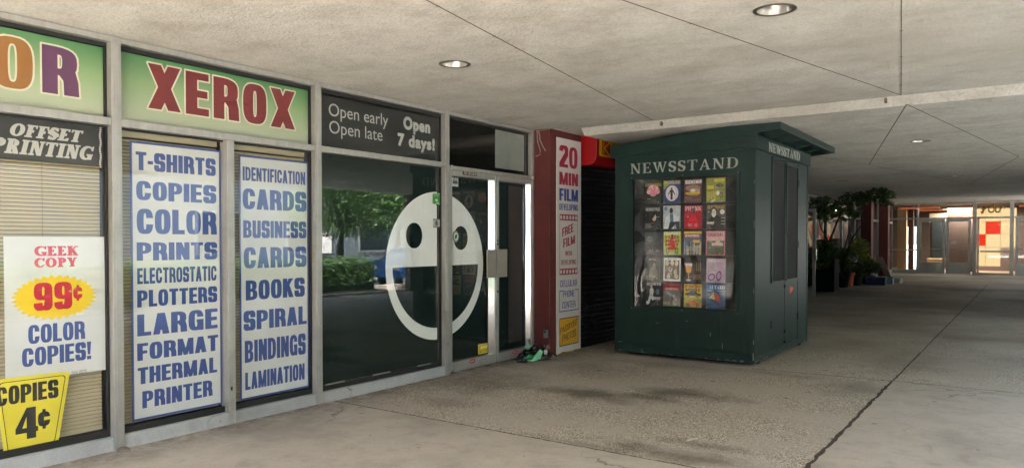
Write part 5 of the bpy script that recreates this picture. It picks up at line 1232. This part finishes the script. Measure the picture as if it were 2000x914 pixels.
def potted(label, x, y, pot_h, pot_r, pot_mat, trunk, clumps, leaf, size, mat, name='potted_tree', square=False):
    o = thing(name, label, 'plant', (x, y, 0))
    b = MB()
    if square: b.prism([(x-pot_r*.9, y-pot_r*.9), (x+pot_r*.9, y-pot_r*.9), (x+pot_r*.9, y+pot_r*.9), (x-pot_r*.9, y+pot_r*.9)], 'z', .002, pot_h)
    else: b.lathe([(pot_r*.7, .002), (pot_r*.98, pot_h*.86), (pot_r*1.06, pot_h*.86), (pot_r*1.06, pot_h), (pot_r*.9, pot_h), (pot_r*.88, pot_h*.9)], (x, y, 0), 20, cap=True)
    b.build('pot', pot_mat, o, bevel=.006 if square else 0)
    if trunk:
        tb = MB()
        for pts, r0, r1 in trunk:
            k = len(pts); tb.tube(pts, [r0+(r1-r0)*i/(k-1) for i in range(k)], 8)
        tb.build('trunk', BARK, o, smooth=True)
    lf = MB()
    for c_, rad, n in clumps: leaves(lf, c_, rad, n, leaf if not isinstance(leaf, dict) else leaf['s'], rng, aspect=.5)
    lf.build('crown', mat, o)
    return o
DKP = paint('0b0c10', .7, var=.2, spec=.1, name='dark_planter'); TER = paint('a8542c', .8, var=.2, name='terracotta'); BLK = paint('17191a', .5, name='black_pot'); WPT = paint('b9bcb8', .5, name='white_pot')
potted('tall leafy tree in a dark square planter beside the newsstand', -5.0, 23.3, .95, .36, DKP,
       [([(-5.0, 23.3, .9), (-5.0, 23.2, 1.5), (-4.95, 23.0, 2.1), (-4.95, 22.8, 2.7)], .05, .02), ([(-5.0, 23.3, .9), (-4.8, 23.1, 1.6), (-4.4, 22.4, 2.3), (-3.8, 21.5, 2.68), (-2.95, 20.4, 2.74)], .045, .01), ([(-4.8, 23.2, 1.3), (-4.95, 22.4, 1.9), (-4.9, 21.8, 2.5)], .03, .01)],
       [((-4.9, 22.6, 2.45), (.42, 1.2, .36), 330), ((-4.95, 23.0, 1.25), (.36, .8, .34), 200), ((-4.98, 22.5, 1.0), (.32, .8, .35), 220), ((-3.9, 21.6, 2.62), (.5, .5, .2), 120), ((-3.2, 20.7, 2.68), (.38, .42, .16), 110), ((-2.95, 20.35, 2.5), (.16, .2, .2), 36), ((-3.6, 21.2, 2.6), (.3, .3, .14), 60)],
       .2, .2, FD, square=True)
potted('broad dark shrub tree in a pot behind the tall leafy tree', -5.02, 25.6, .5, .3, DKP,
       [([(-4.95, 25.6, .45), (-4.9, 25.5, 1.2), (-4.7, 25.3, 1.9)], .04, .015), ([(-4.95, 25.6, .8), (-4.6, 25.2, 1.6), (-4.2, 24.8, 2.1)], .03, .01)],
       [((-4.8, 25.3, 2.35), (.4, .8, .22), 130), ((-4.95, 25.5, 1.0), (.38, .7, .3), 220), ((-4.55, 24.6, 2.4), (.35, .5, .2), 70), ((-5.0, 25.6, .6), (.35, .6, .3), 140)], .19, .2, FD)
potted('feathery yellow green palm in front of the dark red column', -4.95, 28.3, .5, .25, BLK,
       [([(-4.95, 28.3, .45), (-4.93, 28.25, .9)], .03, .015)], [((-4.93, 28.2, 1.2), (.36, .5, .40), 380), ((-4.85, 28.0, .85), (.42, .5, .25), 200)], .17, .2, FY_, 'potted_palm')
potted('low dark bush in a black pot beside the pale board', -4.6, 28.0, .3, .22, BLK, None, [((-4.6, 27.9, .60), (.36, .45, .24), 380), ((-4.4, 28.1, .55), (.25, .3, .2), 110)], .13, .2, FD, 'potted_bush')
potted('small dark fern in a black pot on the floor by the terracotta pot', -4.75, 26.9, .28, .17, BLK, None, [((-4.75, 26.9, .48), (.25, .3, .2), 170)], .12, .2, FD, 'potted_fern')
for i, (x, y, l) in enumerate(((-5.08, 27.3, 'white flower pot on the shelf, nearer the tall tree'), (-4.92, 27.4, 'white flower pot on the shelf, nearer the palm'))):
    tag(MB().lathe([(.05, .0), (.085, .2), (.092, .2), (.092, .225), (.075, .225), (.07, .03)], (x, y, .76), 18).build('flower_pot', WPT, smooth=False), l, 'pot', 'white pots on the plant shelf')
sh = thing('plant_shelf', 'low dark slatted shelf carrying the white pots', 'shelf', (-4.98, 27.5, 0))
MB().box(-5.22, -4.75, 27.15, 27.65, .72, .757).build('shelf_board', paint('20201f', .7), sh)
for x in (-5.2, -4.79):
    for y in (27.17, 27.6): MB().box(x, x+.035, y, y+.035, .001, .719).build('leg', paint('20201f', .7), sh)
tag(MB().lathe([(.16, .001), (.2, .38), (.225, .38), (.225, .46), (.19, .46), (.18, .3), (.0, .3)], (-4.92, 26.2, 0), 24, cap=False).build('flower_pot', TER, smooth=False), 'large empty terracotta pot on the floor', 'pot')
cr = thing('wooden_crate', 'small orange brown wooden crate beside the terracotta pot', 'crate', (-5.1, 25.75, 0))
cb = MB()
for z in (.02, .15, .28, .42):
    cb.box(-5.3, -4.95, 25.5, 25.512, z, z+.08); cb.box(-4.962, -4.95, 25.513, 26.0, z, z+.08); cb.box(-5.3, -4.963, 25.988, 26.0, z, z+.08)
cb.build('slats', paint('8a4a2c', .8, var=.25), cr); MB().box(-5.29, -4.965, 25.515, 25.985, .01, .02).build('base', paint('8a4a2c', .8), cr)
def crate(x, y, l, c, lab, h=.26):
    o = thing('storage_crate', lab, 'crate', (x, y, 0)); b = MB(); w_ = .2
    b.box(x-l/2, x+l/2, y-w_, y-w_+.012, .001, h); b.box(x-l/2, x+l/2, y+w_-.012, y+w_, .001, h); b.box(x-l/2, x-l/2+.012, y-w_+.0125, y+w_-.0125, .001, h); b.box(x+l/2-.012, x+l/2, y-w_+.0125, y+w_-.0125, .001, h); b.box(x-l/2+.013, x+l/2-.013, y-w_+.0125, y+w_-.0125, .004, .02)
    b.build('walls', paint(c, .5, var=.1), o, bevel=.004)
    r = MB(); r.box(x-l/2-.012, x+l/2+.012, y-w_-.012, y-w_-.0005, h-.03, h); r.box(x+l/2+.0005, x+l/2+.012, y-w_-.012, y+w_, h-.03, h); r.build('rim', paint(c, .5, var=.1), o, bevel=.003)
crate(-4.28, 28.0-.45, .6, '1b2f58', 'dark blue plastic crate on the floor under the leafy plants')
crate(-3.98, 28.4, .22, '7f99ab', 'pale blue plastic crate beside the dark blue one', .24)
bxo = thing('cardboard_box', 'flat pale box on the floor farthest along the plants', 'box', (-3.85, 29.4, 0))
MB().box(-4.35, -3.75, 29.1, 29.8, .001, .17).build('carton', paint('b9b3a6', .8), bxo, bevel=.004); MB().box(-4.33, -3.77, 29.12, 29.78, .1705, .174).build('lid', paint('a7a296', .8), bxo)
bd = MB(); bd.prism([(-4.52, .92), (-4.30, .92), (-4.02, .22), (-4.22, .22)], 'y', 29.0, 29.03)
tag(bd.build('notice_board', paint('a98f86', .7, var=.15, scale=14), bevel=.003), 'pale pink board leaning on the plants by the blue crate', 'board')

# ------------------------------------------------------------------ lobby front at the end of the arcade
lf = thing('lobby_front', 'glazed lobby front with aluminium doors at the far end of the arcade', 'glass front', (-2.5, 38.44, 0))
LM = paint('a9aaa5', .4, metal=.35, name='lobby_frame')
def fx(px, z=None): return float(on(1, 38.44, px, 470)[0])
LX = [fx(v) for v in (1727, 1733, 1790, 1794, 1845.5, 1847.5, 1896, 1899.5, 1907, 1972, 1980)]
def bar(x0, x1, z0, z1, y0=38.40, y1=38.50, nm='mullion'): return MB().box(x0, x1, y0, y1, z0, z1).build(nm, LM, lf, bevel=.004)
bar(LX[0], LX[1], 0, CZ3-.004); bar(LX[2], LX[3], 0, CZ3-.004, 38.401); bar(LX[7], LX[8], 0, CZ3-.004, 38.399); bar(LX[9], LX[10], 0, CZ3-.004, 38.399)
bar(LX[1], 3.6, CZ3-.08, CZ3-.005, 38.405, nm='head_rail'); bar(LX[1]+.001, LX[7]-.001, 2.48, 2.56, 38.404, nm='transom_bar'); bar(LX[8]+.001, LX[9]-.001, 2.48, 2.56, 38.404, nm='transom_bar'); bar(LX[10]+.001, 3.6, 2.48, 2.56, 38.404, nm='transom_bar')
bar(LX[1]+.001, LX[2]-.001, .0, .18, 38.404, nm='sill'); bar(LX[8]+.001, LX[9]-.001, .0, .10, 38.404, nm='sill'); bar(LX[1]+.001, LX[2]-.001, 1.06, 1.11, 38.42, nm='push_rail'); bar(LX[8]+.14, LX[9]-.001, 1.0, 1.07, 38.42, nm='push_rail')
bar(LX[8]+.03, LX[8]+.10, .1, 2.48, 38.41); bar(2.2, 2.3, 0, CZ3-.004, 38.399); bar(.9, 1.0, 0, 2.48, 38.402)
def ldoor(x0, x1, nm='door'):
    d = Art().rect(LM, x0, .015, x1, 2.475).rect(None, x0+.11, .52, x1-.10, 2.36); o = d.build(nm, yplane(38.42), .05, lf)
    hpane(38.447, x0+.11, x1-.10, .52, 2.36).build('glass', CLEAR, o)
    MB().box(x0+.1, x1-.1, 38.39, 38.418, 1.12, 1.16).build('push_bar', LM, o)
    return o
ldoor(LX[3]+.002, LX[4]); d2 = ldoor(LX[5], LX[6]-.002); ldoor(LX[10]+.06, .85)
hpane(38.447, LX[1], LX[2], .18, 2.48).build('window_pane', CLEAR, lf); hpane(38.447, LX[8]+.1, LX[9], .1, 2.48).build('window_pane', CLEAR, lf)
hpane(38.447, LX[1], 3.55, 2.56, CZ3-.08).build('window_pane', CLEAR, lf); hpane(38.447, 1.0, 3.55, .1, 2.48).build('window_pane', CLEAR, lf)
q = [uv_px(1, 38.40, *v) for v in ((1857, 471), (1867, 477))]
a = Art().rect(paint('d8d2cc', .5), q[0][0], q[1][1], q[1][0], q[0][1]).add(paint('b03a34', .5), set_text('PULL', rectq(q[0][0]+.03, q[1][1]+.04, q[1][0]-.03, q[0][1]-.04)))
tag(a.build('door_sign', yplane(38.438), .003), 'small red and white notice on the dark lobby door', 'notice')
GOLD = paint('b08a3a', .45, metal=.2, name='gold_letter')
gs = MB(); gx0, gx1, gz0, gz1 = -1.83, -.93, 2.70, 3.08
def gp(u, v): return (gx0+(gx1-gx0)*u, 38.37, gz0+(gz1-gz0)*v)
for path in ([(.0, .55), (.05, .8), (.1, .5), (.13, .1), (.05, -.02), (.03, .12), (.16, .35), (.22, .75), (.27, .72)], [gq for gq in [(.46+.11*math.cos(k), .42+.3*math.sin(k)) for k in np.linspace(.4, 6.4, 16)]]+[(.56, 1.05), (.5, 1.1)],
             [(.72+.09*math.cos(k), .42+.3*math.sin(k)) for k in np.linspace(2.6, 9, 16)], [(.84, .5), (.92, .72), (1.0, .6), (.97, .5)]):
    gs.tube([gp(*v) for v in path], .035, 8)
tag(gs.build('gold_sign', GOLD, smooth=True), 'gold script lettering hung across the top of the lobby glass', 'sign')
# lobby room behind
WB = paint('4b3a33', .7, var=.15, name='lobby_brown'); WBG = paint('ab9270', .7, var=.1, name='lobby_tan')
struct('lobby_floor', MB().box(-7, 4.5, 38.6, 47, -.15, .004), paint('7c6450', .35, var=.1, name='lobby_tile'))
lw = MB(); lw.box(-7.1, -6.9, 38.55, 47, 0, 3.3); lw.box(4.4, 4.6, 38.55, 47, 0, 3.3); lw.box(-7.1, -5.9, 46.9, 47, 0, 3.3); lw.box(-5.25, -4.6, 46.9, 47, 0, 3.3); lw.box(-4.0, 4.6, 46.9, 47, 0, 3.3); lw.box(-5.9, -4.0, 46.91, 46.99, 2.3, 3.3)
lw.box(-7.0, -5.6, 38.42, 38.54, 0, 3.3); lw.box(3.6, 4.6, 38.42, 38.54, 0, 3.3)
struct('lobby_wall', lw, paint('5a4a40', .7, var=.15, name='lobby_plaster'))
struct('lobby_ceiling', MB().box(-7, 4.5, 38.55, 47, CZ3, CZ3+.1), paint('6d6058', .8))
X41 = lambda px, Y=41: float(on(1, Y, px, 470)[0])
pb = MB(); pb.box(X41(1752), X41(1770), 41, 41.3, 0, 3.2); tag(pb.build('column', WBG, bevel=.01), 'tan square column inside the lobby', 'column')
tag(MB().box(X41(1771), X41(1781), 41.5, 41.8, 0, 3.2).build('column', paint('3a1d1a', .7), bevel=.01), 'dark brown column inside the lobby', 'column')
tag(MB().box(X41(1847), X41(1902), 41.6, 41.8, 0, 3.2).build('partition', WB), 'dark brown partition wall behind the lobby doors', 'partition')
tag(MB().box(X41(1806), X41(1846), 43.0, 43.2, .3, 2.9).build('door_frame', paint('8a7a68', .6)), 'pale inner door surround deep in the lobby', 'door surround')
tag(MB().box(X41(1812), X41(1842), 42.8, 42.99, .5, 2.5).build('dark_panel', paint('23282a', .3)), 'dark glass panel deep in the lobby', 'panel')
tag(MB().box(X41(1806), X41(1846), 42.0, 42.5, .3, .62).build('bench', WBG, bevel=.02), 'low tan bench behind the lobby doors', 'bench')
tag(MB().box(-2.2, 1.0, 44.0, 44.2, 0, 3.2).build('partition', WB), 'brown wall carrying the lit checkered panel', 'partition')
# lit checkered panel
pn = thing('light_panel', 'glowing cream and orange checkered light panel inside the lobby', 'light', (-1.4, 41, .3))
CRM = lamp_mat('ffd9a0', 1.15); ORG = lamp_mat('ff3206', 1.0); LINE = paint('6a5a48', .6)
xs = [X41(1897), X41(1913.3), X41(1925), X41(1954), X41(1985)]
a = Art()
def pr(px0, px1, py0, py1): return (X41(px0), float(on(1, 41, 1940, py1)[2]), X41(px1), float(on(1, 41, 1940, py0)[2]))
for r in ((1897, 1985, 407, 427), (1908, 1985, 427, 484), (1908, 1954, 484, 520)):
    a.rect(CRM, *pr(*r))
a.rect(ORG, *pr(1925, 1954, 433, 457)).rect(ORG, *pr(1908, 1925, 458, 480))
for px in (1925, 1954): a.rect(LINE, *pr(px-.25, px+.25, 407, 520 if px < 1950 else 484))
for py in (432.5, 457.5, 483): a.rect(LINE, *pr(1908, 1985, py-.25, py+.25))
a.build('panel', yplane(41), .06, pn)
for i, (px0, px1, py, dy) in enumerate(((1757, 1835, 407, 2.2), (1790, 1850, 411, 2), (1872, 1903, 404, 2), (1990, 2080, 402, 2))):
    x0, z = on(1, 40.6+.5*i, px0, py)[[0, 2]]; x1 = on(1, 40.6+.5*i, px1, py)[0]; z = min(z, 3.17)
    tag(MB().box(x0, x1, 40.6+.5*i, 40.75+.5*i, z-.05, z+.03).build('cove_light', lamp_mat('e0703f', .55), bevel=.01), ['long glowing orange cove strip over the lobby doors', 'shorter orange cove strip below the long one', 'short orange cove strip beside the lit panel', 'orange cove strip beyond the lit panel'][i], 'light')
tag(MB().lathe([(0, 0), (.28, .0), (.3, .03), (0, .04)], (X41(1868, 42), 42, 3.16), 20, cap=False).build('ceiling_lamp', lamp_mat('fff0c0', 3)), 'small lit round lamp on the lobby ceiling', 'light')
la = bpy.data.lights.new('lobby_fill', 'AREA'); la.energy = 45; la.size = 2; la.color = (1, .9, .78)  # added fill light with no visible fitting, brightens the lobby
lo = bpy.data.objects.new('lobby_fill', la); COL.objects.link(lo); lo.location = (-2.5, 42, 3.1)

# ------------------------------------------------------------------ the street side (seen in the panes)
PAVER = m_concrete((.36, .34, .30), 'street_paving'); kb = MB(); kb.box(XR+.15, XR+.35, -30, 40, -.16, .06); kb.box(XR+2.2, XR+2.4, -30, 40, -.16, .06); struct('kerb', kb, CONC)
struct('planting_bed', MB().box(XR+.35, XR+2.2, -4, 16, -.16, .03), paint('2c241b', .95, var=.3, scale=20))
struct('sidewalk', MB().box(XR+2.4, XR+3.2, -9, 60, -.16, 0), PAVER)
struct('opposite_sidewalk', MB().box(14.5, 18, -60, 80, -.16, 0), PAVER)
hd = MB(); rng = random.Random(5)
for i in range(48): leaves(hd, (XR+1.6, -3.2+i*.4, .50), (.5, .42, .58), 560, .13, rng, .5, .1, .5)
hd.box(XR+1.3, XR+1.9, -3.4, 15.8, .02, .82, 1)
tag(hd.build('hedge', [FM, paint('2b3a1c', .9, name='hedge_inside')]), 'clipped low green hedge along the open street side', 'hedge')
def tree(x, y, h, cr, label, seed, n=9):
    rg = random.Random(seed); o = thing('street_tree', label, 'tree', (x, y, -.15), 'street trees across the kerb')
    t_ = MB(); t_.tube([(x, y, -.15), (x+.05, y, 1.2), (x-.05, y+.1, h*.5), (x+.1, y, h*.8)], [.17, .14, .11, .04], 10); lv = MB()
    for i in range(n):
        a_ = rg.uniform(0, 6.28); rr_ = cr*rg.uniform(.2, .75); c_ = (x+rr_*math.cos(a_), y+rr_*math.sin(a_), h*rg.uniform(.45, 1.0))
        t_.tube([(x, y, h*.4), ((x+c_[0])/2, (y+c_[1])/2, c_[2]*.8), c_], [.07, .04, .015], 6); leaves(lv, c_, (cr*.5, cr*.5, cr*.36), 620, .2, rg, .5, .3, .3)
    t_.build('trunk', BARK, o, smooth=True); lv.build('crown', FM, o)
tree(8.2, 16.9, 4.8, 2.7, 'bushy street tree opposite the copy shop window', 1, 16); tree(9.0, 20.5, 5.2, 2.6, 'taller street tree farther along the road', 2)
tree(8.4, 27, 5, 2.4, 'street tree near the far lobby', 8)
hb = thing('office_building', 'pale grey building across the street with dark windows', 'building', (22, 20, 0))
m_ = MB().box(18, 30, -30, 70, -.15, 9); m_.build('wall', paint('4a5358', .8, var=.1, name='grey_render'), hb)
k = 17.6
while k < 66:
    for z in (.9, 4.6):
        MB().box(17.93, 17.999, k, k+2.2, z, z+1.9).build('window_frame', paint('6e7474', .5), hb); MB().box(17.92, 17.929, k+.1, k+2.1, z+.1, z+1.8).build('pane', paint('1b2226', .15), hb)
    k += 4.6
tag(MB().box(17.9, 17.915, 24.2, 24.9, .9, 2.0).build('notice', paint('c9c9c4', .6)), 'white notice fixed to the grey building across the street', 'notice')
def car(x, y, c, label):
    o = thing('parked_car', label, 'car', (x, y, -.15)); z = -.15
    P_ = [(-2.1, .32), (2.1, .32), (2.15, .6), (2.05, .82), (1.15, .95), (.55, 1.38), (-.9, 1.42), (-1.55, 1.0), (-2.1, .92), (-2.18, .6)]
    b = MB(); b.prism([(y+u, z+v) for u, v in P_], 'x', x-.85, x+.85); b.build('body', paint(c, .2, var=.03), o, bevel=.07)
    g = MB(); W_ = [(1.0, .98), (.52, 1.32), (-.86, 1.36), (-1.38, 1.02)]
    g.prism([(y+u, z+v) for u, v in W_], 'x', x-.858, x+.858); g.build('window', paint('14181b', .1), o)
    for u in (-1.35, 1.35):
        for s in (-1, 1):
            wv = MB(); wv.tube([(x+s*.7, y+u, z+.33), (x+s*.88, y+u, z+.33)], .33, 20); wl_ = wv.build('wheel', paint('17171a', .7), o)
            MB().tube([(x+s*.881, y+u, z+.33), (x+s*.895, y+u, z+.33)], .19, 14).build('rim', paint('a5a6a6', .3, metal=.8), wl_)
    for s in (-1, 1): MB().box(x+s*.55-.18, x+s*.55+.18, y-2.2, y-2.13, z+.62, z+.76).build('headlight', paint('d0d4d6', .15), o)
car(8.1, 21.0, '2a6fb5', 'blue car parked by the road beyond the hedge'); car(8.1, 1.5, '9a9c9e', 'silver car parked by the road near the viewer')
cw = MB(); cw.box(-60, 60, -40, -38, -.15, 10); tag(cw.build('office_block', paint('6f685f', .8, var=.1)), 'beige office block behind the viewer beyond the arcade', 'building')
